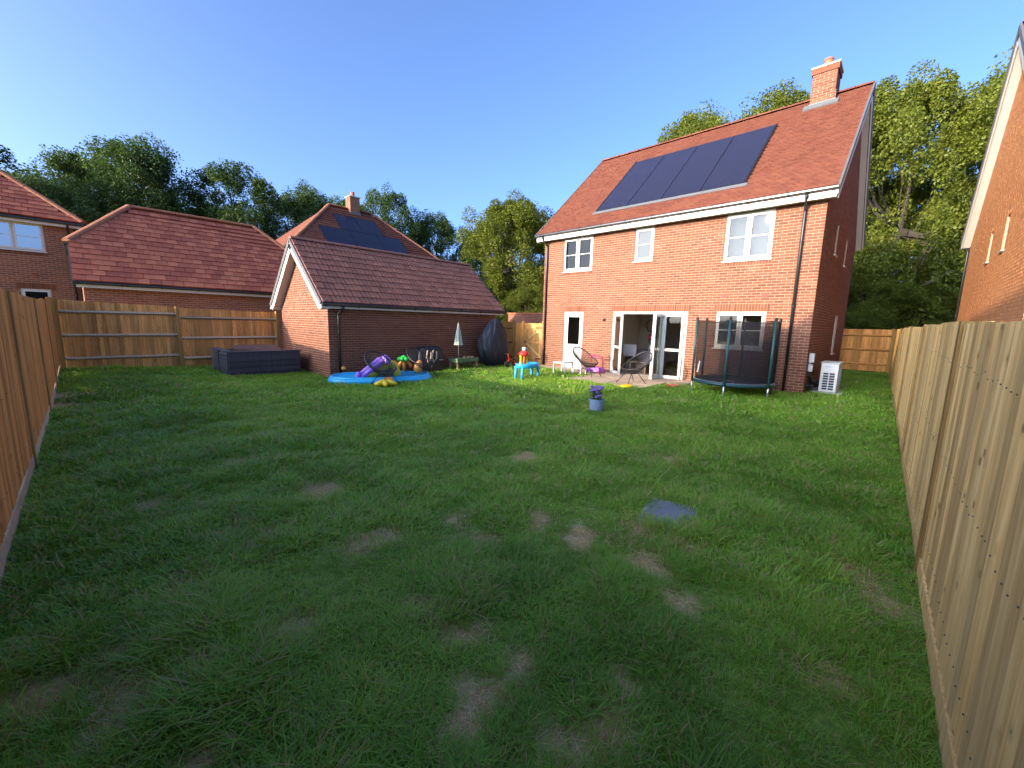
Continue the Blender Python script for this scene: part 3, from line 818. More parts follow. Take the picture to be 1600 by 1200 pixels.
vs = thing('flower_vase', 'glass vase of pink flowers on the indoor dining table', 'vase', (15.1, 6.95, .78))
mb = MB(); mb.lathe([(.05, 0), (.06, .06), (.04, .2), (.055, .26)], (15.1, 6.95, .777), 14); mb.build('vase', 'grey_p', vs)
mb = MB()
for k in range(9): mb.tube([(15.1, 6.95, .95), (15.1+random.uniform(-.14, .14), 6.95+random.uniform(-.14, .14), 1.26)], .006, 5)
mb.build('stems', 'leaf_small', vs)
mb = MB()
for k in range(14): mb.ball((15.1+random.uniform(-.15, .15), 6.95+random.uniform(-.16, .16), 1.28+random.uniform(-.07, .1)), .06, .06, .05, 7, 5)
mb.build('flowers', 'pink_petal', vs)
wr = MB()
for k in range(60):
    a = k/60*2*math.pi; wr.tube([(17.17, 7.9+.17*math.cos(a), 1.72+.24*math.sin(a)), (17.12+random.uniform(-.03, .03), 7.9+random.uniform(.16, .28)*math.cos(a+.3), 1.72+random.uniform(.2, .34)*math.sin(a+.3))], .008, 4)
tag(wr.build('wall_wreath', 'dark_wood'), 'dark twig wreath hanging on the cream wall indoors', 'wreath')
sb = thing('shoe_bench', 'low dark wooden bench just inside the folding doors', 'bench', (13.75, 6.4, .03))
mb = MB(); mb.mm(13.55, 13.95, 5.75, 7.0, .40, .44); mb.build('top', 'dark_wood', sb)
for y_ in (5.78, 6.36, 6.94):
    mb = MB(); mb.mm(13.57, 13.93, y_-.025, y_+.025, .031, .399); mb.build('panel', 'dark_wood', sb)
mb = MB(); mb.mm(13.9, 13.93, 5.81, 6.33, .05, .39); mb.mm(13.9, 13.93, 6.39, 6.91, .05, .39); mb.build('back', 'dark_wood', sb)

# ------------------------------------------------------------------ garden garage
GX0, GX1, GY0, GY1 = 5.07, 12.0, 12.37, 16.37
GE, GRY = 2.16, 14.37
GRZ = 4.16
gar = thing('brick_garage', 'brick garage with brown tiled gable roof beside the lawn', 'garage', (8.5, 14.4, 0))
gsl = (GRZ-GE)/(GRY-12.12)
mb = MB(); mb.mm(GX0, GX1, GY0, GY1, -.45, 2.08)
mb.slab([(GX0, GY0, 2.081), (GX0, GY1, 2.081), (GX0, GRY, GRZ-.16)], (.28, 0, 0)); mb.slab([(GX1-.28, GY0, 2.081), (GX1-.28, GY1, 2.081), (GX1-.28, GRY, GRZ-.16)], (.28, 0, 0))
gwall = mb.build('wall', 'mortar', gar)
WG = WallX(GX0, -1); WGS = WallY(GY0, -1)
glo = lambda z: GY0-.008 if z < 2.05 else GY0+(z-2.03)/gsl
ghi = lambda z: GY1 if z < 2.05 else GY1-(z-2.03)/gsl
emit('brick', gwall, 'brick', lay_bricks(WG, glo, ghi, -.45, GRZ-.22)+lay_bricks(WGS, lambda z: GX0+.015, lambda z: GX1, -.45, 2.09))
gs = Vector((0, GRY-12.12, GRZ-GE)); GSL = gs.length; gs.normalize(); gn = Vector((0, -gs.z, gs.y))
gb = Vector((0, -gs.y, gs.z)); gnb = Vector((0, gs.z, gs.y))
mb = MB(); X0, X1 = 4.82, 12.25
mb.slab([(X0, 12.12, GE-.02), (X1, 12.12, GE-.02), (X1, GRY, GRZ-.02), (X0, GRY, GRZ-.02)], tuple(-gn*.08))
mb.slab([(X0, 2*GRY-12.12, GE-.02), (X0, GRY+.001, GRZ-.02), (X1, GRY+.001, GRZ-.02), (X1, 2*GRY-12.12, GE-.02)], tuple(-gnb*.08))
groof = mb.build('roof', 'tile_brown', gar)
emit('roof_tile', groof, 'tile_brown', tiles((X0, 12.12, GE-.02), (1, 0, 0), gs, X1-X0, GSL, .295, .30, .34, .036, jit=.006), PAN)
emit('ridge_tile', groof, 'ridge_brown', ridge_run((X0-.02, GRY, GRZ+.02), (X1+.02, GRY, GRZ+.02), .12), HALF)
for nm, th, w0, w1, mt in (('verge', .055, .06, -.075, 'verge'), ('bargeboard', .024, -.08, -.25, 'white')):
    mb = MB()
    for s_, n_ in ((gs, gn), (gb, gnb)):
        e = Vector((X0, 12.12 if s_ is gs else 2*GRY-12.12, GE-.02)); r_ = Vector((X0, GRY, GRZ-.02))
        mb.slab([e+n_*w0, r_+n_*w0, r_+n_*w1, e+n_*w1], (-th, 0, 0))
    mb.build(nm, mt, gar)
    mb = MB()
    for s_, n_ in ((gs, gn), (gb, gnb)):
        e = Vector((X1, 12.12 if s_ is gs else 2*GRY-12.12, GE-.02)); r_ = Vector((X1, GRY, GRZ-.02))
        mb.slab([e+n_*w0, r_+n_*w0, r_+n_*w1, e+n_*w1], (th, 0, 0))
    mb.build(nm, mt, gar)
mb = MB()
for s_, n_ in ((gs, gn), (gb, gnb)):
    e = Vector((X0, 12.12 if s_ is gs else 2*GRY-12.12, GE-.02)); r_ = Vector((X0, GRY, GRZ-.02))
    mb.slab([e-n_*.20, r_-n_*.20, r_-n_*.215, e-n_*.215], (.245, 0, 0))
mb.build('verge_soffit', 'white', gar)
for y0_, y1_ in ((12.10, 12.36), (2*GRY-12.36, 2*GRY-12.10)):
    mb = MB(); mb.mm(4.78, 5.06, y0_, y1_, 2.00, 2.12); mb.build('box_end', 'white', gar)
mb = MB(); mb.mm(5.061, X1, 12.135, 12.155, 2.005, 2.125); mb.build('fascia', 'white', gar)
mb = MB(); mb.mm(5.061, X1, 12.156, 12.355, 2.012, 2.028); mb.build('soffit', 'white', gar)
gutter(gar, (4.80, 12.075, 2.12), (X1+.02, 12.075, 2.12), .052, 1.0)
downpipe(gar, (5.42, 12.075, 2.07), (5.36, 12.315, 1.86), (5.36, 12.315, -.3))

# ------------------------------------------------------------------ neighbour on the right
NX0, NX1, NY, NRX, NRZ = 11.4, 22.9, -1.55, 17.15, 9.50
nsl = (NRZ-5.1)/(NRX-11.1)
nb = thing('brick_house', 'orange lit brick gable house beyond the pale right fence', 'house', (17.8, -5.5, 0))
WN = WallY(NY, 1); NOP = [(15.0, 15.45, 3.675, 4.5), (17.3, 17.75, 3.675, 4.5)]
mb = MB(); wall_shell(mb, WN, NX0, NX1, -.3, 5.0, .28, NOP); mb.mm(NX0, NX0+.28, -9.5, NY-.281, -.3, 5.0); mb.mm(NX1-.28, NX1, -9.5, NY-.281, -.3, 5.0)
mb.slab([(NX0, NY, 5.001), (NX1, NY, 5.001), (NX1, NY, 5.2), (NRX, NY, NRZ-.14), (NX0, NY, 5.2)], (0, -.28, 0))
nwall = mb.build('wall', 'mortar', nb)
nlo = lambda z: NX0 if z < 5.1 else NX0+(z-5.12)/nsl
nhi = lambda z: NX1 if z < 5.1 else NX1-(z-5.12)/nsl
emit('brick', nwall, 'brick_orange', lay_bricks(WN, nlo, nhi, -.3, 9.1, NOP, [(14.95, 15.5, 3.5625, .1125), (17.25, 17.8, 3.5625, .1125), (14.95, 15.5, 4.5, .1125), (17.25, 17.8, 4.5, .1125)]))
for o_ in NOP: window(nb, WN, *o_, 1, bars=False, d=-.09)
VY = -1.33
mb = MB(); ns = Vector((NRX-11.1, 0, NRZ-5.1)).normalized(); nn_ = Vector((-ns.z, 0, ns.x)); nnb = Vector((ns.z, 0, ns.x))
NSL = (Vector((NRX-11.1, 0, NRZ-5.1))).length
q0, qr, q1 = Vector((11.1, 0, 5.08)), Vector((NRX, 0, NRZ-.02)), Vector((23.2, 0, 5.08))
mb.slab([P(q0, VY), P(q0, -9.8), P(qr, -9.8), P(qr, VY)], tuple(-nn_*.09)); mb.slab([P(q1, VY), P(qr+Vector((.001, 0, 0)), VY), P(qr+Vector((.001, 0, 0)), -9.8), P(q1, -9.8)], tuple(-nnb*.09))
nroof = mb.build('roof', 'tile_plain', nb)
emit('roof_tile', nroof, 'tile_plain', tiles((11.1, -4.6, 5.08), (0, 1, 0), ns, 3.27, NSL-.04, .165, .105, .155, .012), TILE, keep=200)
emit('ridge_tile', nroof, 'ridge', ridge_run((NRX, -9.8, NRZ+.01), (NRX, VY+.02, NRZ+.01), .12), HALF)
for nm, th, w0, w1, mt in (('verge', .05, .055, -.08, 'verge'), ('bargeboard', .024, -.085, -.30, 'white')):
    mb = MB()
    for e, n_ in ((q0, nn_), (q1, nnb)): mb.slab([P(e+n_*w0, VY), P(qr+n_*w0, VY), P(qr+n_*w1, VY), P(e+n_*w1, VY)], (0, th, 0))
    mb.build(nm, mt, nb)
mb = MB()
for e, n_ in ((q0, nn_), (q1, nnb)): mb.slab([P(e-n_*.25, VY), P(qr-n_*.25, VY), P(qr-n_*.25, NY+.01), P(e-n_*.25, NY+.01)], tuple(-n_*.015))
mb.build('verge_soffit', 'white', nb)
downpipe(nb, (23.2, -1.36, 5.02), (22.98, -1.50, 4.75), (22.98, -1.50, 0))
gutter(nb, (23.24, VY, 5.04), (23.24, -9.7, 5.04))

# ------------------------------------------------------------------ hipped roofs of the houses behind the back fence
def roof_poly(mb, pts, th=.08):
    a, b, c = (Vector(p) for p in pts[:3]); nn = (b-a).cross(c-a).normalized()
    if nn.z < 0: nn = -nn
    mb.slab(pts, tuple(-nn*th))

# half-hipped double garage
hg = thing('brick_garage', 'long garage with red tiled half hipped roof behind the back fence', 'garage', (3.7, 21.7, 0))
HE, HR = 2.66, 5.66
ax, bx_ = -.05, 7.45; y0, yr = 18.7, 21.7
mb = MB(); mb.mm(.15, 7.25, 18.95, 24.4, -.3, 2.60)
for xx in (.15, 6.97): mb.slab([(xx, 18.95, 2.601), (xx, 24.4, 2.601), (xx, 24.4, 2.7), (xx, 23.2, 3.85), (xx, 20.2, 3.85), (xx, 18.95, 2.7)], (.28, 0, 0))
mb.build('wall', 'far_brick_y', hg)
mb = MB(); hy = y0+1.3; hz = HE+1.3
roof_poly(mb, [(ax, y0, HE), (bx_, y0, HE), (bx_, hy, hz), (bx_-1.72, yr, HR), (ax+1.72, yr, HR), (ax, hy, hz)])
roof_poly(mb, [(ax, 2*yr-y0, HE), (ax, 2*yr-hy, hz), (ax+1.72, yr+.002, HR), (bx_-1.72, yr+.002, HR), (bx_, 2*yr-hy, hz), (bx_, 2*yr-y0, HE)])
roof_poly(mb, [(ax-.02, hy+.02, hz), (ax+1.70, yr, HR-.005), (ax-.02, 2*yr-hy-.02, hz)]); roof_poly(mb, [(bx_+.02, hy+.02, hz), (bx_-1.70, yr, HR-.005), (bx_+.02, 2*yr-hy-.02, hz)])
hr = mb.build('roof', 'tile_red', hg)
hs = Vector((0, yr-y0, HR-HE)); HSL = hs.length; hs.normalize()
def in_hg(a, s):
    yy = s*hs.y; x = a
    return yy < 1.3 or (x > (yy-1.3)*1.01 and x < 7.5-(yy-1.3)*1.01)
emit('roof_tile', hr, 'tile_red', tiles((ax, y0, HE), (1, 0, 0), hs, 7.5, HSL-.05, .30, .255, .29, .042, in_hg, jit=.008), TILE)
emit('ridge_tile', hr, 'ridge', ridge_run((ax+1.72, yr, HR+.02), (bx_-1.72, yr, HR+.02), .13)+ridge_run((ax-.02, hy, hz+.03), (ax+1.72, yr, HR+.03), .14)+ridge_run((bx_+.02, hy, hz+.03), (bx_-1.72, yr, HR+.03), .14), HALF)
mb = MB(); mb.slab([(ax, y0+.03, HE-.09), (ax, hy, hz-.09), (ax, hy, hz+.02), (ax, y0+.03, HE+.02)], (-.03, 0, 0)); mb.build('verge', 'verge', hg)
mb = MB(); mb.mm(.0, 7.4, 18.74, 18.76, 2.50, 2.64); mb.build('fascia', 'white', hg)
mb = MB(); mb.mm(.0, 7.4, 18.761, 18.94, 2.51, 2.53); mb.build('soffit', 'white', hg)
gutter(hg, (-.06, 18.67, 2.64), (7.45, 18.67, 2.64), .055, 1.0)
mb = MB(); mb.tube([(ax-.06, hy, hz-.05), (ax-.06, 2*yr-hy, hz-.05)], .055, 8); mb.tube([(ax-.1, hy-.02, hz-.05), (ax+.3, hy-.06, hz-.03)], .05, 8); mb.build('hip_gutter', 'gutter', hg)

# house at the far left
lh = thing('brick_house', 'brick house with hipped red roof behind the left fence corner', 'house', (-4.2, 28, 0))
LY = 23.7
WL = WallY(LY, -1); LOP = [(-2.15, -.66, 3.93, 4.95), (-1.42, -.68, 1.4, 2.55)]
mb = MB(); wall_shell(mb, WL, -8.6, .12, -.3, 5.0, .25, LOP); mb.mm(-.13, .12, LY+.251, 32, -.3, 5.0); mb.mm(-8.6, -8.35, LY+.251, 32, -.3, 5.0)
lw = mb.build('wall', 'far_brick_y', lh)
sl_ = []
for a0, a1, zz, h in ((-1.52, -.58, 2.55, .22), (-2.2, -.6, 3.78, .11)):
    k = round((a1-a0)/.075)
    for j in range(k): sl_.append(WL.brick(a0+j*.075+.005, a0+(j+1)*.075-.005, zz, zz+h-.01))
emit('brick', lw, 'brick', sl_)
mb = MB(); mb.mm(-8.3, -.14, LY+.26, 30, 2.55, 2.7); mb.mm(-8.3, -.14, LY+3.0, LY+3.1, 0, 5); mb.build('interior_wall', 'dark_inside', lh)
window(lh, WL, *LOP[0], 2, glass='glass_far'); window(lh, WL, *LOP[1], 1, bars=False)
mb = MB(); WL.box(mb, -1.08, -1.0, 0, .03, 3.02, 3.10); mb.build('wall_vent', 'red_vent', lh)
c0 = Vector((.40, 23.4, 5.08)); D = 4.4; rz = 5.08+D*.88
mb = MB()
roof_poly(mb, [(-8.9, 23.4, 5.08), (.40, 23.4, 5.08), (.40-D, 23.4+D, rz), (-8.9+D, 23.4+D, rz)])
roof_poly(mb, [(.40, 23.402, 5.08), (.40, 23.4+2*D, 5.08), (.40-D, 23.402+D, rz)]); roof_poly(mb, [(-8.9, 23.402, 5.08), (-8.9+D, 23.402+D, rz), (-8.9, 23.4+2*D, 5.08)])
roof_poly(mb, [(-8.9, 23.4+2*D, 5.08), (-8.9+D, 23.404+D, rz), (.40-D, 23.404+D, rz), (.40, 23.4+2*D, 5.08)])
lr = mb.build('roof', 'tile_red', lh)
ls = Vector((0, D, rz-5.08)); LSL = ls.length; ls.normalize()
emit('roof_tile', lr, 'tile_red', tiles((-8.9, 23.4, 5.08), (1, 0, 0), ls, 9.3, LSL-.05, .30, .255, .29, .042, lambda a, s: a > s*ls.y*1.01 and a < 9.3-s*ls.y*1.01, jit=.004), TILE)
emit('hip_tile', lr, 'ridge', ridge_run((.42, 23.38, 5.12), (.40-D, 23.4+D, rz+.04), .13), HALF)
mb = MB(); mb.mm(-8.8, .38, 23.44, 23.46, 4.90, 5.05); mb.mm(.36, .38, 23.461, 30, 4.90, 5.05); mb.build('fascia', 'white', lh)
mb = MB(); mb.mm(-8.8, .359, 23.461, 23.69, 4.91, 4.93); mb.build('soffit', 'white', lh)
gutter(lh, (-8.9, 23.37, 5.04), (.44, 23.37, 5.04), .055, 1.0)
downpipe(lh, (-.02, 23.37, 5.0), (-.02, 23.64, 4.75), (-.02, 23.64, 0))

# house with the pyramid roof and dark panels
rh = thing('brick_house', 'house with pointed red hipped roof and stepped dark solar panels', 'house', (14, 29.5, 0))
RYr, RZr, ra, rb, Dd = 29.5, 9.40, 12.5, 15.6, 4.75; rze = RZr-Dd*.90
mb = MB(); mb.mm(ra-Dd+.3, rb+Dd-.3, RYr-Dd+.3, RYr+Dd-.3, -.3, rze-.02); mb.build('wall', 'far_brick_y', rh)
E1, E2, E3, E4 = (ra-Dd, RYr-Dd, rze), (rb+Dd, RYr-Dd, rze), (rb+Dd, RYr+Dd, rze), (ra-Dd, RYr+Dd, rze)
mb = MB(); roof_poly(mb, [E1, E2, (rb, RYr, RZr), (ra, RYr, RZr)]); roof_poly(mb, [E4, (ra, RYr+.003, RZr), (rb, RYr+.003, RZr), E3])
roof_poly(mb, [(E1[0], E1[1]+.003, rze), (ra, RYr, RZr-.003), E4]); roof_poly(mb, [(E2[0], E2[1]+.003, rze), E3, (rb, RYr, RZr-.003)])
rr = mb.build('roof', 'tile_plain', rh)
rs = Vector((0, Dd, RZr-rze)); RSL = rs.length; rs.normalize(); LA = rb-ra+2*Dd; rn = Vector((0, -rs.z, rs.y))
emit('roof_tile', rr, 'tile_plain', tiles(E1, (1, 0, 0), rs, LA, RSL-.05, .30, .255, .29, .035, lambda a, s: a > s*rs.y*1.01 and a < LA-s*rs.y*1.01, jit=.004), TILE)
emit('ridge_tile', rr, 'ridge', ridge_run((ra, RYr, RZr+.02), (rb, RYr, RZr+.02), .14)+ridge_run((E1[0], E1[1], rze+.03), (ra, RYr, RZr+.03), .14)+ridge_run((E2[0], E2[1], rze+.03), (rb, RYr, RZr+.03), .14), HALF)
def on_rr(x, s, h): return Vector((x, RYr-Dd, rze))+rs*s+rn*h
for x0_, x1_, s0_, s1_ in ((12.3, 13.78, 3.47, 5.2), (13.82, 15.3, 3.47, 5.2), (10.8, 12.72, 1.6, 3.43), (12.76, 14.68, 1.6, 3.43), (14.72, 16.5, 1.6, 3.43)):
    mb = MB(); mb.slab([on_rr(x0_, s0_, .08), on_rr(x1_, s0_, .08), on_rr(x1_, s1_, .08), on_rr(x0_, s1_, .08)], tuple(rn*.04)); mb.build('solar_panel', 'solar', rr)
mb = MB(); mb.slab([on_rr(10.8, 1.45, .07), on_rr(16.5, 1.45, .07), on_rr(16.5, 1.58, .07), on_rr(10.8, 1.58, .07)], tuple(rn*.02)); mb.build('flashing', 'lead', rr)
cq = MB().mm(13.8, 14.5, RYr-.45, RYr+.25, 8.4, 10.2).build('chimney', 'far_brick_y', rh)
MB().mm(13.75, 14.55, RYr-.50, RYr+.30, 10.201, 10.27).build('capping', 'concrete', cq)
MB().lathe([(.16, 0), (.14, .3), (.16, .33), (.12, .34)], (14.15, RYr-.1, 10.27), 14).build('chimney_pot', 'terracotta', cq)
MB().mm(13.76, 14.54, RYr-.50, RYr-.451, 8.75, 9.2).build('flashing', 'lead', cq)

# brick wall beyond the gate
bw = thing('brick_wall', 'dark red brick wall seen above the side gate', 'wall', (16.1, 14.6, 0))
MB().mm(16, 16.22, 12.3, 15.5, -.2, 2.17).build('wall', 'far_brick_x', bw)
MB().mm(15.96, 16.26, 12.28, 15.52, 2.171, 2.235).build('coping', 'terracotta', bw)

# house behind the left fence (out of view; its shade falls over the lawn and it shows in the window panes)
sh = thing('brick_house', 'gabled brick house behind the left fence, reflected in the windows', 'house', (-15, 5, 0))
SY0, SY1 = 0.5, 9.5; SR = (SY0+SY1)/2; SRZ = 5.15+4.75*.78
MB().mm(-20, -10.8, SY0, SY1, -.3, 5.0).slab([(-10.8, SY0, 5.001), (-10.8, SY1, 5.001), (-10.8, SR, SRZ-.25)], (-9.2, 0, 0)).build('wall', 'far_brick_x', sh)
mb = MB(); roof_poly(mb, [(-10.55, SY0-.25, 5.15), (-10.55, SR, SRZ), (-20.2, SR, SRZ), (-20.2, SY0-.25, 5.15)]); roof_poly(mb, [(-10.55, SY1+.25, 5.15), (-10.55, SR+.003, SRZ), (-20.2, SR+.003, SRZ), (-20.2, SY1+.25, 5.15)]); mb.build('roof', 'tile_red', sh)
WSH = WallX(-10.8, 1)
for a0, a1, z0, z1 in ((3.2, 4.5, 1.0, 2.1), (5.6, 7.8, .05, 2.15), (3.2, 4.5, 3.6, 4.8), (8.4, 9.7, 3.6, 4.8)):
    mb = MB(); WSH.box(mb, a0, a1, .001, .03, z0, z1); w_ = mb.build('window', 'white', sh)
    mb = MB(); WSH.box(mb, a0+.08, (a0+a1)/2-.04, .031, .036, z0+.08, z1-.08); WSH.box(mb, (a0+a1)/2+.04, a1-.08, .031, .036, z0+.08, z1-.08); mb.build('pane', 'glass_far', w_)

# ------------------------------------------------------------------ fences
WEDGE = (np.array([(0, 0, 0), (1, 0, 0), (1, 1, 0), (0, .35, 0), (0, 0, 1), (1, 0, 1), (1, 1, 1), (0, .35, 1)]),
         [(0, 3, 2, 1), (4, 5, 6, 7), (0, 1, 5, 4), (1, 2, 6, 5), (2, 3, 7, 6), (3, 0, 4, 7)])
def obox(mb, o, d, n, s0, s1, q0, q1, z0, z1):
    c = [o+d*s+n*q for s, q in ((s0, q0), (s1, q0), (s1, q1), (s0, q1))]
    return mb.hexa([(p.x, p.y, z0) for p in c]+[(p.x, p.y, z1) for p in c])

def fence(label, p0, p1, n, posts, H, bmat, pmat, rmat, face, gravel=None, steps=.0, base=None, pitch=.098, bw=.118):
    p0 = Vector((*p0, 0)); p1 = Vector((*p1, 0)); d = (p1-p0); L = d.length; d.normalize(); n = Vector((*n, 0))
    root = thing('timber_fence', label, 'fence', tuple((p0+p1)/2))
    bz = (lambda s: float(gh(*(p0+d*s).xy))) if base is None else (lambda s: base)
    mats = []; ends = [0]+list(posts)+[L]
    if face == 'boards': bo, po, ro = .004, (-.05, .052), (-.075, -.005)
    else: bo, po, ro = -.075, (-.05, .055), (-.055, .0)
    for s in posts:
        mb = MB(); z = bz(s); obox(mb, p0, d, n, s-.048, s+.048, *po, z-.3, z+H+(.02 if face == 'boards' else .035)); mb.build('post', pmat, root)
    for i in range(len(ends)-1):
        a, b = ends[i], ends[i+1]
        if b-a < .3: continue
        a_ = a+(.05 if i else 0); b_ = b-(.05 if i < len(ends)-2 else 0)
        st = random.uniform(-steps, steps); s = a_
        while s < b_-.02:
            w = min(bw, b_-s); z = bz(s); zb = z+(.15 if gravel else .02); top = z+H+st+random.uniform(-.006, .006)
            o = p0+d*s+n*(bo+random.uniform(0, .003)); th = .030
            tl = random.uniform(-.002, .002)
            M4 = cols(d*w, n*th if face == 'boards' else n*th*.8, Vector((tl*d.x, tl*d.y, top-zb)), (o.x, o.y, zb)); mats.append(M4)
            s += pitch*random.uniform(.94, 1.06)
        z = bz((a+b)/2)
        for zr in (.32, .95, 1.58):
            mb = MB(); zc = z+zr*H/1.85
            if face == 'boards': obox(mb, p0, d, n, a_, b_, *ro, zc-.035, zc+.035)
            else:
                c = [(p0+d*s_+n*q) for s_ in (a_, b_) for q in (-.055, -.055, .012)]
                zz = [zc-.05, zc+.05, zc]*2
                v = [(q.x, q.y, z_) for q, z_ in zip(c, zz)]
                mb.add(v, [(0, 1, 2), (3, 5, 4), (0, 3, 4, 1), (1, 4, 5, 2), (2, 5, 3, 0)])
            mb.build('rail', rmat, root)
        if gravel:
            mb = MB(); off = .012 if face == 'boards' else -.05
            z0_, z1_ = bz(a_), bz(b_); j = random.uniform(-.01, .01)
            c = [p0+d*s_+n*q for s_, q in ((a_-.04, off), (b_+.04, off), (b_+.04, off+.028), (a_-.04, off+.028))]
            zs_ = [z0_, z1_, z1_, z0_]
            mb.hexa([(p.x, p.y, z_-.1) for p, z_ in zip(c, zs_)]+[(p.x, p.y, z_+.145+j) for p, z_ in zip(c, zs_)])
            mb.build('gravel_board', gravel, root)
    emit('board', root, bmat, mats, WEDGE)
    if face == 'boards' and L > 10:      # nail heads along the rails of the two long fences
        nails = []
        for q in mats:
            if abs(q[0][3])+abs(q[1][3]) > 9: continue
            for zr in (.32, .95, 1.58):
                f_ = random.uniform(.55, .75); o = Vector((q[0][3], q[1][3], 0))+d*(bw*f_)+n*(.004+.030*(.35+.65*f_))
                nails.append(cols(d*.0055, n*.004, Vector((0, 0, .0055)), (o.x, o.y, bz(0)*0+q[2][3]-.15+zr*H/1.85+random.uniform(-.02, .02))))
        emit('nail', root, 'lead', nails, BOXU, keep=0)
    return root

fence('orange brown timber fence of upright boards along the left edge', (-.54, -.6), (-.54, 16.5), (1, 0), [.62, 4.0, 7.45, 11.02, 14.1, 17.05], 1.93, 'wood_orange', 'wood_post', 'wood_orange', 'boards', 'rail_pale', .02)
fence('golden back fence with three pale rails ending at the brick garage', (-.50, 16.58), (5.03, 16.58), (0, -1), [.06, 2.62, 5.46], 1.90, 'wood_gold', 'wood_post', 'rail_pale', 'rails', None, .01)
fence('pale new timber fence receding along the right edge', (-.6, -.436), (23.0, .06), (-.021, 1), [4.62, 7.93, 11.2, 14.4, 17.7, 20.9, 23.5], 1.79, 'wood_pale', 'wood_post', 'wood_pale', 'boards', 'wood_pale', .015)
fence('short rail sided fence closing the passage beside the main house', (23.06, .1), (23.06, 3.2), (-1, 0), [.06, 1.9], 1.79, 'wood_gold', 'wood_post', 'wood_gold', 'rails', None)
fence('sunlit timber fence stub showing beyond the end of the right fence', (23.1, -.1), (23.1, -3.6), (-1, 0), [.1, 1.9], 1.80, 'wood_gold', 'wood_post', 'wood_gold', 'boards', None)
fence('timber fence return between the garage end and the gate', (12.05, 12.38), (13.2, 12.38), (0, -1), [1.1], 1.80, 'wood_post', 'wood_post', 'wood_post', 'rails', None, base=-.05)
fence('narrow golden fence panel beside the gate', (13.25, 12.34), (13.25, 11.92), (-1, 0), [.38], 1.78, 'wood_gold', 'wood_gold', 'wood_gold', 'boards', None, base=-.06, pitch=.085, bw=.098)
# ledged and braced gate
gt = thing('timber_gate', 'braced timber side gate between the garage and the main house', 'gate', (13.25, 11.3, 0))
GA, GB = 10.72, 11.84
mats = []; y = GA+.09
while y < GB-.05:
    mats.append(bm(13.29, y+.055, .86, .018, .102, 1.70)); y += .108
emit('board', gt, 'wood_gold', mats)
for nm, y0_, y1_ in (('post', GA, GA+.085), ('post', GB, GB+.08)):
    MB().mm(13.2, 13.32, y0_, y1_, -.3, 1.80).build(nm, 'wood_gold', gt)
for z_ in (.22, .90, 1.52): MB().mm(13.245, 13.279, GA+.09, GB-.02, z_-.045, z_+.045).build('ledge', 'wood_gold', gt)
for z0_, z1_ in ((.27, .85), (1.47, .95)):
    a = Vector((13.25, GA+.16, z0_)); b = Vector((13.25, GB-.12, z1_)); dd = (b-a).normalized(); pp = Vector((0, -dd.z, dd.y))*.04
    MB().slab([a-pp, b-pp, b+pp, a+pp], (.028, 0, 0)).build('brace', 'wood_pale', gt)
MB().mm(13.23, 13.245, GB-.16, GB-.02, .88, .93).build('latch', 'steel', gt)
for z_ in (.22, 1.52): MB().mm(13.232, 13.244, GA+.02, GA+.45, z_-.02, z_+.02).build('hinge', 'black', gt)

# ------------------------------------------------------------------ patio
pat = MB().mm(11.95, 12.93, 4.35, 10.5, -.2, .012).mm(10.3, 11.949, 4.9, 7.4, -.2, .012).mm(11.949, 13.3, 10.501, 12.3, -.2, -.02).build('patio', 'concrete')
pat['kind'] = 'structure'; pat['label'] = 'beige stone patio along the foot of the house'
mats = []
def slabs(x0, x1, y0, y1, z=.012):
    y = y0; r = 0
    while y < y1-.05:
        w = min(.58, y1-y); x = x0-(.3 if r % 2 else 0)
        while x < x1-.03:
            a = max(x, x0); b = min(x+.59, x1)
            if b-a > .08: mats.append(bm((a+b)/2, y+w/2-.005, z+.016+random.uniform(-.003, .003), b-a-.012, w-.012, .03))
            x += .6
        y += .6; r += 1
slabs(10.3, 12.93, 4.9, 7.4); slabs(11.95, 12.93, 7.4, 10.5); slabs(11.95, 12.93, 4.35, 4.9); slabs(11.95, 13.2, 10.5, 12.3, -.03); slabs(9.0, 10.2, 11.75, 12.3, -.06)
emit('paving_slab', pat, 'stone', mats)

# ------------------------------------------------------------------ rattan sofa frames
rt = thing('rattan_sofa', 'dark grey woven rattan sofa frames pushed into a square by the garage', 'sofa', (3.8, 14.9, 0))
def weave(x0, x1, y0, y1, z0, z1, axis, sgn, k=12):
    m_ = []; h = (z1-z0)/k
    for i in range(k):
        zc = z0+(i+.5)*h; t = .034 if i % 2 else .026
        if axis == 'y': m_.append(bm((x0+x1)/2, y0+sgn*(t/2+.001), zc, x1-x0, t, h*.86))
        else: m_.append(bm(x0+sgn*(t/2+.001), (y0+y1)/2, zc, t, y1-y0, h*.86))
    return m_
g0 = float(gh(3, 14.2))-.03
MB().mm(2.84, 4.76, 13.95, 14.05, g0, .66).build('front_panel', 'rattan', rt)
MB().mm(2.84, 2.94, 14.06, 15.0, g0, .66).build('side_panel', 'rattan', rt); MB().mm(2.82, 2.93, 15.03, 16.0, g0, .68).build('side_panel', 'rattan', rt)
MB().mm(4.66, 4.76, 14.06, 16.0, g0, .62).build('side_panel', 'rattan', rt)
MB().mm(2.95, 4.65, 15.9, 16.0, g0, .64).build('back_panel', 'rattan', rt)
w_ = weave(2.84, 4.76, 13.95, 0, g0+.03, .64, 'y', -1)+weave(2.84, 0, 14.0, 15.0, g0+.03, .64, 'x', -1)+weave(2.82, 0, 15.03, 16.0, g0+.03, .66, 'x', -1)
emit('weave_band', rt, 'rattan', w_)
mats = []
for i in range(24): mats.append(bm(2.9+i*.08, 13.93, (g0+.66)/2, .012, .034, .66-g0))
emit('weave_upright', rt, 'rattan', mats)
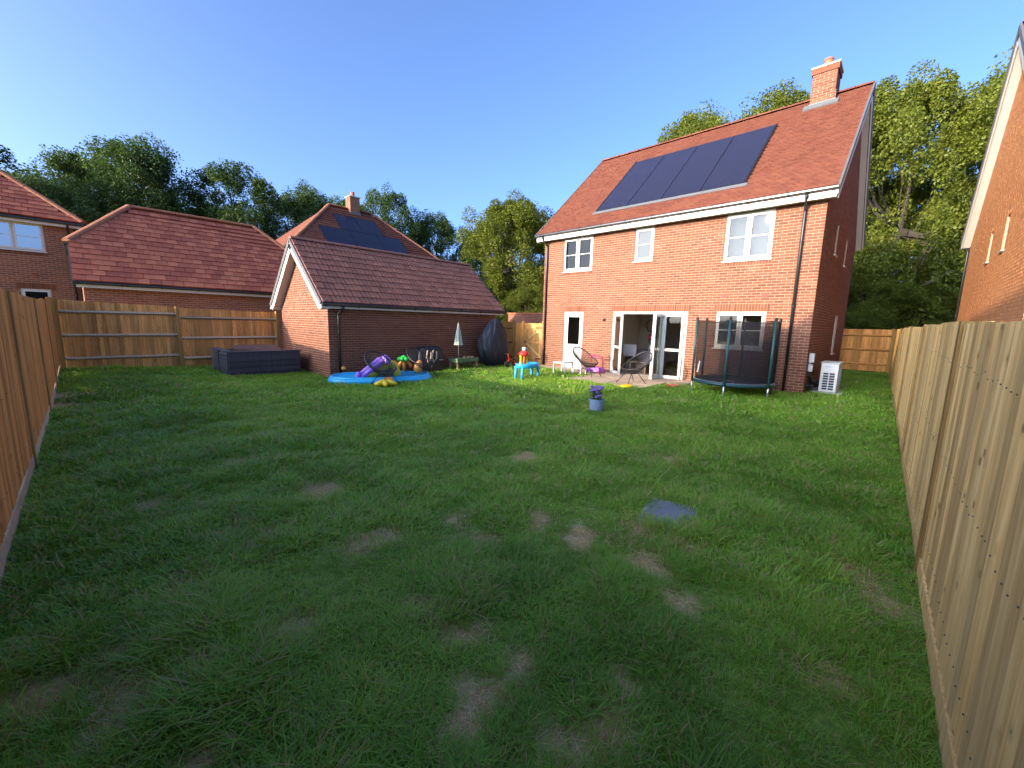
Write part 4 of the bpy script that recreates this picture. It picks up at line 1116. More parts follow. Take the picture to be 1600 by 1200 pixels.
MB().mm(2.80, 4.80, 13.90, 14.08, .661, .69).mm(2.79, 2.96, 14.081, 16.02, .681, .71).build('top_rail', 'rattan', rt)
MB().mm(3.3, 4.62, 14.5, 15.85, .50, .56).build('seat_base', 'tan_board', rt)
MB().slab([(3.35, 15.3, .57), (4.6, 15.0, .57), (4.6, 15.6, .75), (3.35, 15.85, .75)], (0, 0, .03)).build('loose_board', 'tan_board', rt)
MB().slab([(3.05, 14.1, .58), (3.7, 14.1, .56), (3.7, 14.9, .58), (3.1, 14.9, .62)], (0, 0, .09)).build('cushion', 'blackcover', rt)

# ------------------------------------------------------------------ paddling pool with inflatables
pz = -.10
pl = thing('paddling_pool', 'blue inflatable paddling pool with purple and yellow slide by the garage', 'paddling pool', (6.1, 11.1, pz))
def ering(cx, cy, z, rx, ry, r, rot, k=48, sq=1.0):
    p = []
    for i in range(k):
        a = 2*math.pi*i/k; x = rx*math.copysign(abs(math.cos(a))**sq, math.cos(a)); y = ry*math.copysign(abs(math.sin(a))**sq, math.sin(a))
        p.append((cx+x*math.cos(rot)-y*math.sin(rot), cy+x*math.sin(rot)+y*math.cos(rot), z))
    return p
rot = -.42; pcx, pcy = 6.05, 11.05
MB().tube(ering(pcx, pcy, pz+.085, 1.40, .72, .11, rot, sq=.8), .085, 12, closed=True).build('lower_ring', 'blue_pool', pl, smooth=True)
MB().tube(ering(pcx, pcy, pz+.165, 1.38, .71, .06, rot, sq=.8), .045, 12, closed=True).build('upper_ring', 'blue_pool', pl, smooth=True)
mb = MB(); e = ering(pcx, pcy, pz+.16, 1.36, .69, 0, rot, sq=.8); mb.add([(pcx, pcy, pz+.12)]+e, [(0, i+1, (i+1) % 48+1) for i in range(48)]); mb.build('floor', 'blue_pool', pl)
MB().tube(ering(pcx, pcy, pz+.015, 1.46, .78, .02, rot, sq=.8), .02, 8, closed=True).build('base_seam', 'yellow_v', pl, smooth=True)
def lp(u, v, z): return (pcx+u*math.cos(rot)-v*math.sin(rot), pcy+u*math.sin(rot)+v*math.cos(rot), pz+z)
mb = MB()
for v in (-.22, 0, .22): mb.tube([lp(-.45, v, .12), lp(-.15, v, .34), lp(.12, v, .52), lp(.34, v, .50), lp(.42, v, .2)], [.09, .11, .12, .12, .11], 10)
mb.build('slide', 'yellow_v', pl, smooth=True)
mb = MB()
for v in (-.40, .36): mb.tube([lp(-.62, v, .16), lp(-.35, v, .36), lp(-.05, v, .60), lp(.12, v, .66)], [.06, .08, .085, .07], 10)
mb.ball(lp(.12, -.40, .64), .11, .11, .12); mb.ball(lp(.12, .36, .64), .11, .11, .12); mb.ball(lp(-.66, -.36, .22), .11, .11, .12); mb.build('slide_sides', 'purple_v', pl, smooth=True)
mb = MB()
a = [lp(.55+.4*t, .62, .33+.22*math.sin(math.pi*t)) for t in np.linspace(0, 1, 9)]
mb.tube(a, .06, 8); mb.build('arch', 'orange_v', pl, smooth=True)
MB().ball(lp(1.1, .2, .34), .15, .13, .17).ball(lp(1.14, .2, .50), .09, .09, .09).build('crab', 'orange_v', pl, smooth=True)
MB().ball(lp(-1.05, .66, .33), .07, .06, .06).build('valve', 'orange_v', pl, smooth=True)
mb = MB()
for k in range(6):
    a = k*math.pi/3; mb.ball(lp(.72+.12*math.cos(a), .55+.12*math.sin(a), .60), .10, .08, .07)
mb.ball(lp(.72, .55, .62), .11, .11, .10); mb.build('palm_top', 'green_v', pl, smooth=True)
MB().tube([lp(.72, .55, .2), lp(.72, .55, .56)], .05, 8).build('palm_stem', 'orange_v', pl, smooth=True)
st = thing('inflatable_star', 'yellow and orange inflatable starfish lying before the pool', 'inflatable', (5.55, 9.95, -.08))
mb = MB()
for k in range(5):
    a = k*2*math.pi/5+.4; mb.tube([(0, 0, .10), (.16*math.cos(a), .16*math.sin(a), .11), (.30*math.cos(a), .30*math.sin(a), .07)], [.09, .075, .035], 8)
o = mb.build('arms', 'yellow_v', st, smooth=True, local=True)
MB().ball((0.12, .06, .16), .14, .12, .09).build('centre', 'orange_v', st, smooth=True, local=True)

# ------------------------------------------------------------------ string garden chairs
def copy_tree(o, parent=None):
    c = o.copy(); COL.objects.link(c)
    if parent is not None: c.parent = parent
    for k in [x for x in o.children]: copy_tree(k, c)
    return c
def string_chair():
    r = thing('string_chair', '', 'chair', (0, 0, 0), 'string garden chairs')
    hp = []; N = 44
    for i in range(N):
        t = 2*math.pi*i/N; x = -.12-.44*math.cos(t)*(1.0 if math.cos(t) > 0 else .86); y = .42*math.sin(t)*(1+.10*math.cos(t)); s = (x+.56)/.82
        hp.append((x, y, .92-.50*s+.07*math.sin(t)**2*0-.10*math.sin(math.pi*s)))
    MB().tube(hp, .020, 7, closed=True).build('hoop', 'cord', r, smooth=True, local=True)
    lpn = []
    for i in range(N):
        t = 2*math.pi*i/N; lpn.append((.02-.15*math.cos(t), .14*math.sin(t), .30))
    MB().tube(lpn, .010, 6, closed=True).build('seat_ring', 'cord', r, smooth=True, local=True)
    mb = MB()
    for i in range(N):
        a = Vector(hp[i]); b = Vector(lpn[i]); md = (a+b)/2+Vector((0, 0, -.035)); mb.tube([a, md, b], .0085, 4)
    for i in range(-5, 6):
        y = i*.026; w = .15*math.sqrt(max(0, 1-(y/.14)**2)); mb.tube([(.02-w, y, .295), (.02+w, y, .295)], .006, 4)
    mb.build('cords', 'cord', r, local=True)
    for x, y in ((.34, .26), (.34, -.26), (-.32, .27), (-.32, -.27)):
        MB().tube([(x*.35, y*.5, .30), (x, y, 0.0)], .011, 6).build('leg', 'cord', r, smooth=True, local=True)
    return r
pc = string_chair()
for i, (x, y, rz, lb) in enumerate(((5.65, 10.15, -1.35, 'black string garden chair in front of the pool slide'), (7.35, 10.75, -1.3, 'black string garden chair between the pool and the covered barbecue'),
                                    (11.35, 7.25, -1.65, 'string garden chair on the patio nearest the white tables'), (11.0, 5.55, 2.75, 'string garden chair standing before the open folding doors'))):
    o = pc if i == 0 else copy_tree(pc)
    o.location = (x, y, float(gh(x, y)) if x < 10 else .035); o.rotation_euler = (0, 0, rz); o['label'] = lb

# ------------------------------------------------------------------ covered barbecue
bq = thing('covered_barbecue', 'barbecue under a black fitted cover against the garage wall', 'barbecue', (8.3, 11.85, -.08))
def fold(a, z): return 1+.035*math.sin(a*7+z*3)+.02*math.sin(a*13+1)
mb = MB(); N = 40; prof = [(0, 1.15), (.3, 1.05), (.62, 1.0), (.80, .93), (.90, .74), (.94, .55), (.95, .2)]
vs_ = []; fs_ = []
for z, sc in prof:
    for j in range(N):
        a = 2*math.pi*j/N; cx = math.copysign(abs(math.cos(a))**.45, math.cos(a))*.52*sc; cy = math.copysign(abs(math.sin(a))**.45, math.sin(a))*.31*sc
        f_ = fold(a, z) if z < .85 else 1; vs_.append((8.3+cx*f_, 11.9+cy*f_, -.1+z))
for i in range(len(prof)-1):
    for j in range(N): fs_.append((i*N+j, i*N+(j+1) % N, (i+1)*N+(j+1) % N, (i+1)*N+j))
fs_.append(tuple((len(prof)-1)*N+j for j in range(N)))
mb.add(vs_, fs_); mb.build('cover', 'blackcover', bq, smooth=True)
for x0 in (8.02, 8.25):
    MB().tube([(x0, 11.53, .72), (x0-.06, 11.52, .5), (x0+.02, 11.535, .3), (x0+.12, 11.525, .42), (x0+.14, 11.53, .66)], .024, 6).build('strap', 'pale_strap', bq, smooth=True)
MB().mm(8.50, 8.68, 11.535, 11.54, .36, .38).build('label_strip', 'white', bq)

# ------------------------------------------------------------------ tall covered seat
tc = thing('covered_egg_chair', 'tall hanging seat wrapped in a dark drawstring cover by the garage corner', 'covered chair', (11.35, 11.75, -.07))
def fold2(a, z): return 1+.10*math.sin(a*5+1.6*math.sin(z*2.4))*(.35+.65*abs(math.cos(z*.9)))+.045*math.sin(a*11+z*3.5)+.025*math.sin(a*19-z*5)+.10*math.cos(a-2.6)*math.sin(z*1.6)
pr_ = [(.20, .03), (.34, .05), (.42, .12), (.54, .26), (.61, .45), (.66, .65), (.66, .85), (.63, 1.05), (.58, 1.25), (.51, 1.42), (.43, 1.58), (.34, 1.72), (.25, 1.82), (.15, 1.89), (.04, 1.92)]
mb = MB(); mb.lathe(pr_, (11.35, 11.72, -.07), 96, .98, .75, fold2); mb.build('cover', 'navy_cover', tc, smooth=True)
mb = MB(); mb.tube([(11.35+.44*math.cos(a)*.98, 11.72+.44*math.sin(a)*.75, .04+.03*math.sin(a*3)) for a in np.linspace(0, 2*math.pi, 25)[:-1]], .014, 6, closed=True); mb.build('drawstring', 'black', tc, smooth=True)

# ------------------------------------------------------------------ play table with parasol
pt = thing('play_table', 'green sand play table standing against the garage wall', 'play table', (9.55, 11.45, -.08))
mb = MB(); mb.mm(9.08, 10.05, 11.25, 11.75, .28, .31); mb.mm(9.06, 10.07, 11.23, 11.27, .27, .40); mb.mm(9.06, 10.07, 11.73, 11.77, .27, .40); mb.mm(9.06, 9.10, 11.271, 11.729, .27, .40); mb.mm(10.03, 10.07, 11.271, 11.729, .27, .40); mb.build('tray', 'green_table', pt)
MB().mm(9.02, 9.28, 11.18, 11.30, .26, .41).build('front_box', 'green_table', pt)
for x, y in ((9.12, 11.29), (10.0, 11.29), (9.12, 11.7), (10.0, 11.7)): MB().mm(x-.035, x+.035, y-.035, y+.035, -.12, .27).build('leg', 'tan_wood', pt)
mb = MB()
for k in range(5): mb.ball((9.5+k*.1, 11.4+.05*(k % 2), .41), .05, .05, .05, 8, 6)
mb.build('sand_toys', 'tan_wood', pt)
pa = thing('parasol', 'small closed sage green parasol rising from the play table', 'parasol', (9.28, 11.4, .3))
MB().tube([(9.26, 11.40, .28), (9.22, 11.40, 1.66)], .012, 8).build('pole', 'steel', pa, smooth=True)
mb = MB(); mb.lathe([(.19, 0), (.17, .02), (.10, .40), (.03, .72), (.012, .80)], (9.24, 11.40, .88), 24, 1, .8, lambda a, z: 1+.14*math.cos(a*6)); mb.build('canopy', 'sage', pa, smooth=False)

# ------------------------------------------------------------------ water table
wt = thing('water_table', 'blue plastic water play table with red and yellow tower on the grass', 'play table', (9.6, 8.4, 0))
mb = MB(); mb.lathe([(.40, .32), (.44, .34), (.46, .46), (.43, .47), (.40, .40), (.02, .38)], (9.6, 8.4, 0), 28, 1.0, .62); mb.build('basin', 'blue_p', wt, smooth=True)
for x, y in ((9.24, 8.28), (9.98, 8.28), (9.24, 8.55), (9.98, 8.55)): MB().tube([(x, y, .38), (x*1.0+(.02 if x > 9.6 else -.02), y, -.02)], [.05, .04], 10).build('leg', 'blue_p', wt, smooth=True)
for dx in (-.10, .10):
    mb = MB(); mb.lathe([(.07, 0), (.06, .04), (.035, .08), (.035, .26), (.05, .30)], (9.47+dx, 8.45-dx*.3, .40), 12); mb.build('tower', 'yellow_p', wt, smooth=True)
mb = MB(); mb.lathe([(.02, 0), (.16, .03), (.17, .10), (.12, .13), (.08, .17), (.02, .175)], (9.47, 8.45, .68), 16); mb.build('funnel', 'red_v', wt, smooth=True)
mb = MB(); mb.lathe([(.05, 0), (.075, .03), (.075, .09), (.05, .12), (.01, .125)], (9.49, 8.45, .845), 14); mb.build('cup', 'grey_p', wt, smooth=True)
MB().tube([(9.47, 8.45, .40), (9.47, 8.45, .68)], .05, 10).build('slide_pipe', 'orange_v', wt, smooth=True)
# little tricycle behind it
tk = thing('tricycle', 'small red tricycle parked on the paving before the gate', 'tricycle', (11.3, 10.75, 0))
mb = MB(); mb.tube([(11.1, 10.75, .13), (11.2, 10.75, .33), (11.5, 10.75, .26), (11.62, 10.75, .12)], .022, 7); mb.tube([(11.2, 10.75, .33), (11.14, 10.75, .52)], .016, 7); mb.tube([(11.62, 10.60, .12), (11.62, 10.90, .12)], .014, 6); mb.build('frame', 'red_v', tk, smooth=True)
MB().tube([(11.13, 10.60, .53), (11.13, 10.90, .53)], .018, 7).build('handlebar', 'black', tk)
MB().ball((11.45, 10.75, .30), .10, .07, .035).build('saddle', 'black', tk, smooth=True)
for x, y, r in ((11.1, 10.75, .13), (11.62, 10.6, .10), (11.62, 10.9, .10)): MB().tube([(x, y-.02, r), (x, y+.02, r)], r, 16).build('wheel', 'black', tk)

# ------------------------------------------------------------------ white tables
def side_table(x0, x1, y0, y1, h, lb, nm):
    r = thing(nm, lb, 'table', ((x0+x1)/2, (y0+y1)/2, 0))
    MB().mm(x0, x1, y0, y1, h-.04, h).build('top', 'white', r)
    for x in (x0+.02, x1-.02):
        for y in (y0+.02, y1-.02): MB().mm(x-.018, x+.018, y-.018, y+.018, .0, h-.041).build('leg', 'white', r)
side_table(11.12, 11.62, 8.05, 8.55, .42, 'white square side table in front of the back door', 'side_table')
side_table(11.45, 11.80, 7.62, 7.95, .26, 'lower white side table next to the taller one', 'side_table')

# ------------------------------------------------------------------ pink play frame, small toys
pp_ = thing('toy_pushchair', 'pink and lilac toy pushchair against the house wall', 'toy', (12.25, 7.55, .03))
mb = MB()
for y in (7.32, 7.78): mb.tube([(12.3, y, .06), (12.3, y, .60), (12.1, y, .66)], .016, 6)
mb.tube([(12.1, 7.32, .66), (12.1, 7.78, .66)], .016, 6); mb.tube([(12.3, 7.55, .06), (12.3, 7.55, .60)], .012, 6); mb.tube([(12.3, 7.32, .60), (12.3, 7.78, .60)], .014, 6)
mb.build('frame', 'pink_p', pp_, smooth=True)
mb = MB(); mb.mm(12.05, 12.45, 7.30, 7.80, .10, .20); mb.mm(12.1, 12.4, 7.35, 7.75, .201, .24); mb.build('tray', 'lilac_p', pp_)
for y in (7.30, 7.80):
    for x in (12.1, 12.4): MB().tube([(x, y-.015, .09), (x, y+.015, .09)], .055, 12).build('wheel', 'pink_p', pp_)
fz = MB(); fz.lathe([(.15, 0), (.19, .01), (.20, .04), (.17, .055), (.14, .04), (.01, .04)], (10.15, 5.25, .045), 24, 1, .8); tag(fz.build('toy_dish', 'yellow_p', None, smooth=True), 'flat yellow toy dish on the grass edge before the patio', 'toy')
rm = MB(); rm.mm(11.35, 11.75, 4.4, 4.62, .03, .06); rm.mm(11.4, 11.7, 4.63, 4.68, .03, .05); tag(rm.build('toy_bat', 'red_v', None), 'flat red toy lying on the grass left of the trampoline', 'toy')

# ------------------------------------------------------------------ flower pot
fp = thing('flower_pot', 'blue grey pot of purple flowers standing alone on the lawn', 'plant pot', (6.92, 4.2, float(gh(6.92, 4.2))))
mb = MB(); mb.lathe([(.115, 0), (.125, .02), (.15, .22), (.155, .23), (.155, .25), (.14, .25), (.135, .21), (.02, .205)], (0, 0, 0), 36, 1, 1, lambda a, z: 1+.012*math.cos(a*18)); mb.build('pot', 'pot', fp, local=True)
MB().lathe([(.134, .205), (.10, .222), (.02, .224)], (0, 0, 0), 18).build('soil', 'soil', fp, local=True)
mb = MB(); mf = MB(); ml = MB()
for k in range(26):
    a = random.uniform(0, 6.28); r = random.uniform(.03, .17); h = random.uniform(.30, .50); x, y = r*math.cos(a), r*math.sin(a)
    mb.tube([(x*.3, y*.3, .21), (x*.8, y*.8, .21+(h-.21)*.6), (x, y, h)], .004, 4)
    if k < 20:
        for q in range(7):
            b = q*.9; mf.ball((x+.026*math.cos(b), y+.026*math.sin(b), h+random.uniform(-.01, .012)), .022, .022, .012, 6, 4)
    for q in range(6):
        b = random.uniform(0, 6.28); z = random.uniform(.22, .40); c = Vector((x*.7, y*.7, z)); d_ = Vector((math.cos(b), math.sin(b), .35))*.075; s_ = Vector((-math.sin(b), math.cos(b), 0))*.022
        ml.add([c, c+d_*.5+s_, c+d_, c+d_*.5-s_], [(0, 1, 2, 3)])
mb.build('stems', 'leaf_small', fp, local=True); mf.build('flowers', 'petal', fp, smooth=True, local=True); ml.build('leaves', 'leaf_small', fp, local=True)

# ------------------------------------------------------------------ trampoline
tx, ty, tr = 11.62, 3.02, .93
tp = thing('trampoline', 'small round trampoline with green poles and black safety net', 'trampoline', (tx, ty, 0))
rim = [(tx+tr*math.cos(2*math.pi*i/48), ty+tr*math.sin(2*math.pi*i/48), .36) for i in range(48)]
MB().tube(rim, .022, 8, closed=True).build('frame_ring', 'steel', tp, smooth=True)
mb = MB(); mb.lathe([(.72, .375), (.90, .385), (.97, .37), (.985, .33), (.96, .29), (.93, .30)], (tx, ty, 0), 48)
mb.f = [f for f in mb.f if len(f) == 4]; mb.build('edge_pad', 'tramp_pad', tp, smooth=True)
mb = MB(); mb.add([(tx, ty, .355)]+[(tx+.74*math.cos(2*math.pi*i/48), ty+.74*math.sin(2*math.pi*i/48), .365) for i in range(48)], [(0, i+1, (i+1) % 48+1) for i in range(48)]); mb.build('jumping_mat', 'tramp_mat', tp)
mb = MB(); mb.mm(tx-.38, tx-.22, ty-.12, ty+.1, .368, .369); mb.build('mat_print', 'grey_p', tp)
PA = [math.radians(k) for k in (185, 245, 305, 5, 65, 125)]
for a in PA:
    x, y = tx+1.0*math.cos(a), ty+1.0*math.sin(a)
    zg = float(gh(x, y))
    MB().tube([(x, y, zg-.02), (x, y, .36)], .019, 8).build('leg', 'steel', tp, smooth=True)
    MB().tube([(x, y, .361), (x, y, .9)], .017, 8).build('pole_foot', 'steel', tp, smooth=True)
    po_ = MB().tube([(x, y, .30), (x, y, 1.90)], .028, 12).build('pole', 'tramp_green', tp, smooth=True)
    MB().lathe([(.033, 1.90), (.033, 1.95), (.02, 1.975), (.005, 1.977)], (x, y, 0), 12).build('cap', 'black', po_)
mb = MB(); N = 72; vs_ = []; fs_ = []
for i in range(N):
    a = 2*math.pi*i/N; u = ((a-PA[0]) % (math.pi/3))/(math.pi/3); sag = math.sin(math.pi*u)
    for z, r in ((.37, .90), (.9, .93), (1.4, .95-.03*sag), (1.90-.05*sag, .975-.06*sag)): vs_.append((tx+r*math.cos(a), ty+r*math.sin(a), z))
for i in range(N):
    for j in range(3): fs_.append((i*4+j, ((i+1) % N)*4+j, ((i+1) % N)*4+j+1, i*4+j+1))
mb.add(vs_, fs_); mb.build('net', 'net', tp, smooth=True)
MB().tube([vs_[i*4+3] for i in range(N)], .009, 5, closed=True).build('net_rope', 'black', tp, smooth=True)
MB().slab([(tx-.62, ty+.66, .55), (tx-.60, ty+.70, .55), (tx-.66, ty+.64, .85), (tx-.68, ty+.60, .85)], (-.012, .012, 0)).build('care_tag', 'white', tp)

# ------------------------------------------------------------------ heat pump
hp_ = thing('heat_pump', 'cream heat pump unit with dark grille at the house corner', 'heat pump', (14.2, 1.25, 0))
o = MB().mm(13.72, 14.62, 1.04, 1.42, .06, .83).build('casing', 'pump_white', hp_); bevel(o, .02)
MB().mm(13.70, 14.64, 1.02, 1.44, .831, .85).build('top_panel', 'pump_white', hp_)
for r in range(7):
    for c in range(2):
        MB().mm(13.705, 13.719, 1.24-c*.135+.0, 1.24-c*.135+.11, .12+r*.068, .12+r*.068+.048).build('grille_slot', 'pump_dark', hp_)
MB().mm(13.712, 13.719, 1.20, 1.34, .73, .755).build('badge', 'grey_p', hp_)
mb = MB(); mb.tube([(14.2+.28*math.cos(a), 1.032, .45+.28*math.sin(a)) for a in np.linspace(0, 2*math.pi, 31)[:-1]], .012, 6, closed=True)
for k in range(6): mb.tube([(14.2+r_*math.cos(a), 1.028, .45+r_*math.sin(a)) for r_ in [.05+.04*k] for a in np.linspace(0, 2*math.pi, 25)[:-1]], .005, 4, closed=True)
mb.build('fan_guard', 'grey_p', hp_)
MB().mm(13.66, 14.78, .90, 1.60, -.15, .055).build('plinth', 'concrete', hp_)
mb = MB(); mb.tube([(14.0, 1.43, .3), (13.85, 1.52, .3), (13.5, 1.56, .34), (13.35, 1.60, .5), (13.3, 1.68, .5)], .05, 8); mb.tube([(14.0, 1.43, .18), (13.85, 1.55, .18), (13.35, 1.57, .2), (13.2, 1.66, .24)], .05, 8); mb.build('insulated_pipe', 'black', hp_, smooth=True)
iso = thing('isolator_switch', 'white electrical isolator boxes on the side wall above the pump pipes', 'switch', (13.3, 1.6, .8))
MB().mm(13.2, 13.36, 1.54, 1.645, .86, 1.10).build('upper_box', 'white', iso); MB().mm(13.2, 13.34, 1.55, 1.645, .62, .80).build('lower_box', 'white', iso)
MB().mm(13.25, 13.29, 1.60, 1.645, .801, .859).build('conduit', 'grey_p', iso)

# ------------------------------------------------------------------ inspection cover in the lawn
ic = thing('inspection_cover', 'blue grey drain cover sunk in the lawn', 'drain cover', (3.56, 1.33, float(gh(3.56, 1.33))))
MB().mm(-.24, .24, -.20, .20, -.08, .026).build('cover', 'slab_cover', ic, local=True)
MB().mm(-.27, .27, -.23, -.201, -.08, .016).mm(-.27, .27, .201, .23, -.08, .016).mm(-.27, -.241, -.20, .20, -.08, .016).mm(.241, .27, -.20, .20, -.08, .016).build('rim', 'concrete', ic, local=True)
ic.rotation_euler = (0, 0, .25)

# ------------------------------------------------------------------ trees
def crown_mesh(seed, leaves, mat, gaps=.5, leafsize=.021):
    """unit crown: radius 1, height 0..1; leaf faces in clumps on boughs"""
    r = np.random.default_rng(seed)
    nb = 46; cent = []
    while len(cent) < 190:
        th = r.uniform(0, 2*np.pi); z = r.beta(1.5, 1.25); R = (np.sin(np.pi*np.clip(z*.86+.12, 0, 1))**.6)*(1+.28*np.sin(th*3+seed)*np.cos(z*7+seed)+.16*np.sin(th*5+z*9))
        rad = R*np.sqrt(r.uniform(.18, 1.0))
        cent.append((rad*np.cos(th), rad*np.sin(th), .03+.95*z))
    cent = np.array(cent); w = r.uniform(.35, 1.6, len(cent)); w /= w.sum()
    ci = r.choice(len(cent), leaves, p=w)
    sz = r.uniform(.10, .21, len(cent))[ci]
    d = r.normal(size=(leaves, 3)); d /= np.linalg.norm(d, axis=1)[:, None]; rr = r.uniform(.25, 1, leaves)**.5
    P_ = cent[ci]+d*rr[:, None]*sz[:, None]*np.array([1, 1, .42])
    ax = r.normal(size=(leaves, 3)); ax[:, 2] *= .6; ax /= np.linalg.norm(ax, axis=1)[:, None]
    up = r.normal(size=(leaves, 3))*.7+np.array([0, 0, 1.0])+d*.5; b_ = np.cross(up, ax); b_ /= np.linalg.norm(b_, axis=1)[:, None]
    ls = leafsize*r.uniform(.6, 1.4, leaves)[:, None]; sc = np.array([1, 1, .42])
    V = np.stack([P_-ax*ls*sc, P_+b_*ls*.55*sc, P_+ax*ls*sc, P_-b_*ls*.55*sc], 1).reshape(-1, 3)
    me = bpy.data.meshes.new('crown'); me.from_pydata(V.tolist(), [], np.arange(leaves*4).reshape(-1, 4).tolist()); me.materials.append(M[mat]); me.update()
    return me, cent
def trunk_mesh(seed, cent, z0):
    r = random.Random(seed); mb = MB(); zb = -z0
    pts = [(.0, 0, zb)]
    for k in range(1, 7): pts.append((r.uniform(-.05, .05)*k*.5, r.uniform(-.05, .05)*k*.5, zb+(.8-zb)*k/6))
    mb.tube(pts, [.075, .06, .052, .045, .034, .022, .010], 8)
    for c in sorted(cent.tolist(), key=lambda q: r.random())[:34]:
        k = r.uniform(.2, .75); i = int(k*6); a = Vector(pts[i]); b = Vector(c); md = a.lerp(b, .5)+Vector((r.uniform(-.06, .06), r.uniform(-.06, .06), -.05))
        if b.z > a.z-.15: mb.tube([a, md, b], [.017, .009, .003], 5)
    return mb.mesh('trunk', 'bark', True)
VAR = []
for sd, n_, mt, lsz in ((3, 62000, 'leaf_dark', .018), (11, 70000, 'leaf_dark', .017), (23, 95000, 'leaf_light', .0150), (31, 56000, 'leaf_dark', .019), (47, 125000, 'leaf_light', .0145)):
    cm, cent = crown_mesh(sd, n_, mt, leafsize=lsz); VAR.append((cm, trunk_mesh(sd, cent, .22)))
def tree(x, y, top, rad, var, rz, label, low=1.5, group='woodland trees behind the houses'):
    r = thing('broadleaf_tree', label, 'tree', (x, y, 0), group)
    cm, tm = VAR[var]
    for nm, me in (('trunk', tm), ('crown', cm)):
        o = bpy.data.objects.new(nm, me); COL.objects.link(o); o.parent = r
        o.location = (0, 0, low); o.scale = (rad, rad, (top-low)); o.rotation_euler = (0, 0, rz)
TREES = [(-4.5, 42, 12.6, 4.6, 0, .3, 'dark tree at the far left edge above the hipped house'), (.7, 46, 13.2, 4.2, 3, 1.7, 'thin crowned tree just right of the far left tree'),
         (3.8, 42, 14.2, 4.6, 1, 2.2, 'tallest tree of the left wood, above the half hipped roof'), (9.4, 39.5, 13.5, 4.8, 0, 4.0, 'broad open tree above the right end of the half hipped roof'),
         (6.2, 49, 12.6, 4.2, 3, 5.1, 'lower dark tree in the gap between the two tallest left trees'), (15.6, 42, 13.6, 4.4, 1, .9, 'dark tree left of the pointed roof chimney'),
         (-1.5, 36, 9.2, 3.6, 1, 3.3, 'dark low tree behind the hipped house ridge'), (21.8, 50, 15.6, 4.6, 3, 2.8, 'distant tree directly behind the pointed roof chimney'),
         (22.6, 40, 15.0, 4.2, 0, 1.1, 'dark tree right of the pointed roof chimney'), (28.0, 38.5, 13.2, 4.4, 1, 5.6, 'shaded tree over the right slope of the pointed roof'),
         (26.3, 25.6, 12.4, 4.9, 4, .6, 'dense bright green tree between the garage and the main house', .3), (31.6, 29.5, 12.6, 4.6, 2, 2.0, 'green tree half hidden behind the dense bright one'),
         (33.5, 13.0, 17.7, 4.9, 2, 3.6, 'tree top showing above the main house ridge'), (36.5, 8.8, 18.5, 5.6, 2, 1.3, 'tree top showing just left of the big chimney'),
         (34.5, 1.2, 16.6, 4.9, 4, 1.5, 'big sunlit tree in the gap between the two nearest houses', .1), (37.5, 4.4, 17.2, 4.6, 2, 2.4, 'tree right behind the main house gable', .1),
         (38.5, -3.6, 17.6, 4.8, 2, 2.6, 'tree rising behind the eaves of the orange brick house', .1), (44, 27, 13.5, 5.0, 0, 1.9, 'distant dark tree behind the bright green one'),
         (10.5, 50, 12.5, 4.6, 1, 2.9, 'background tree filling the gap behind the broad open tree'),
         (32.5, 36.0, 11.6, 4.2, 3, 4.7, 'dark tree in the dip just left of the dense bright one', .3), (42.5, 1.5, 13.0, 4.8, 4, 5.2, 'farther tree filling the gap low behind the big sunlit one', .1)]
for t_ in TREES: tree(*t_)
for x, y, top, rad, v, rz, lb in ((30.0, 2.6, 5.2, 2.6, 2, .4, 'leafy shrub behind the passage fence, left one'), (32.5, -.6, 4.6, 2.6, 4, 1.4, 'leafy shrub behind the passage fence, right one'),
                                  (24.5, 19.5, 4.6, 2.6, 4, 2.4, 'low bright bush above the brick wall by the gate'), (20.8, 18.6, 4.0, 2.2, 2, .7, 'small bush just behind the dark red brick wall'),
                                  (27.5, 22.5, 5.5, 3.0, 4, 3.9, 'bush at the foot of the dense bright green tree')):
    tree(x, y, top, rad, v, rz, lb, low=.2, group='shrubs behind the fences')
fw = thing('far_hedge', 'dark far hedge closing the view under the big sunlit tree', 'hedge', (46, 0, 0))
for k in range(7):
    for nm, me in (('bush', VAR[k % 4][0]),):
        o = bpy.data.objects.new(nm, me); COL.objects.link(o); o.parent = fw; o.location = (random.uniform(-2, 2), -9+k*3.2, 0); o.scale = (2.8, 2.8, random.uniform(3.6, 5)); o.rotation_euler = (0, 0, k)

# ------------------------------------------------------------------ grass
protos = bpy.data.collections.new('grass_tufts')
def tuft(seed, blades, rad, hmin, hmax, w, lean=1.0):
    r = np.random.default_rng(seed); V = []; F_l = []
    for b in range(blades):
        a = r.uniform(0, 2*np.pi); q = rad*np.sqrt(r.uniform()); x, y = q*np.cos(a), q*np.sin(a)
        h = r.uniform(hmin, hmax); ln = r.uniform(.3, 1.5)*h*lean; la = a+r.normal()*.9 if r.uniform() < .6 else r.uniform(0, 6.28); dx, dy = np.cos(la), np.sin(la); sx, sy = -dy, dx
        ww = w*r.uniform(.7, 1.3); o = len(V)
        for k, tt in enumerate((0, .4, .75)):
            cx, cy, cz = x+dx*ln*tt**2, y+dy*ln*tt**2, h*(tt-.30*tt*tt*min(ln/h, 1.3)); k_ = ww*(1-.45*tt)
            V += [(cx-sx*k_, cy-sy*k_, cz), (cx+sx*k_, cy+sy*k_, cz)]
        V.append((x+dx*ln, y+dy*ln, h*(1-.30*min(ln/h, 1.3))))
        F_l += [(o, o+1, o+3, o+2), (o+2, o+3, o+5, o+4), (o+4, o+5, o+6)]
    me = bpy.data.meshes.new('tuft'); me.from_pydata(V, [], F_l); me.materials.append(M['grass']); me.update()
    o = bpy.data.objects.new('tuft_%02d' % seed, me); protos.objects.link(o)
for s in range(5): tuft(s, 24, .055, .030, .085, .0021)          # 0-4 near lawn
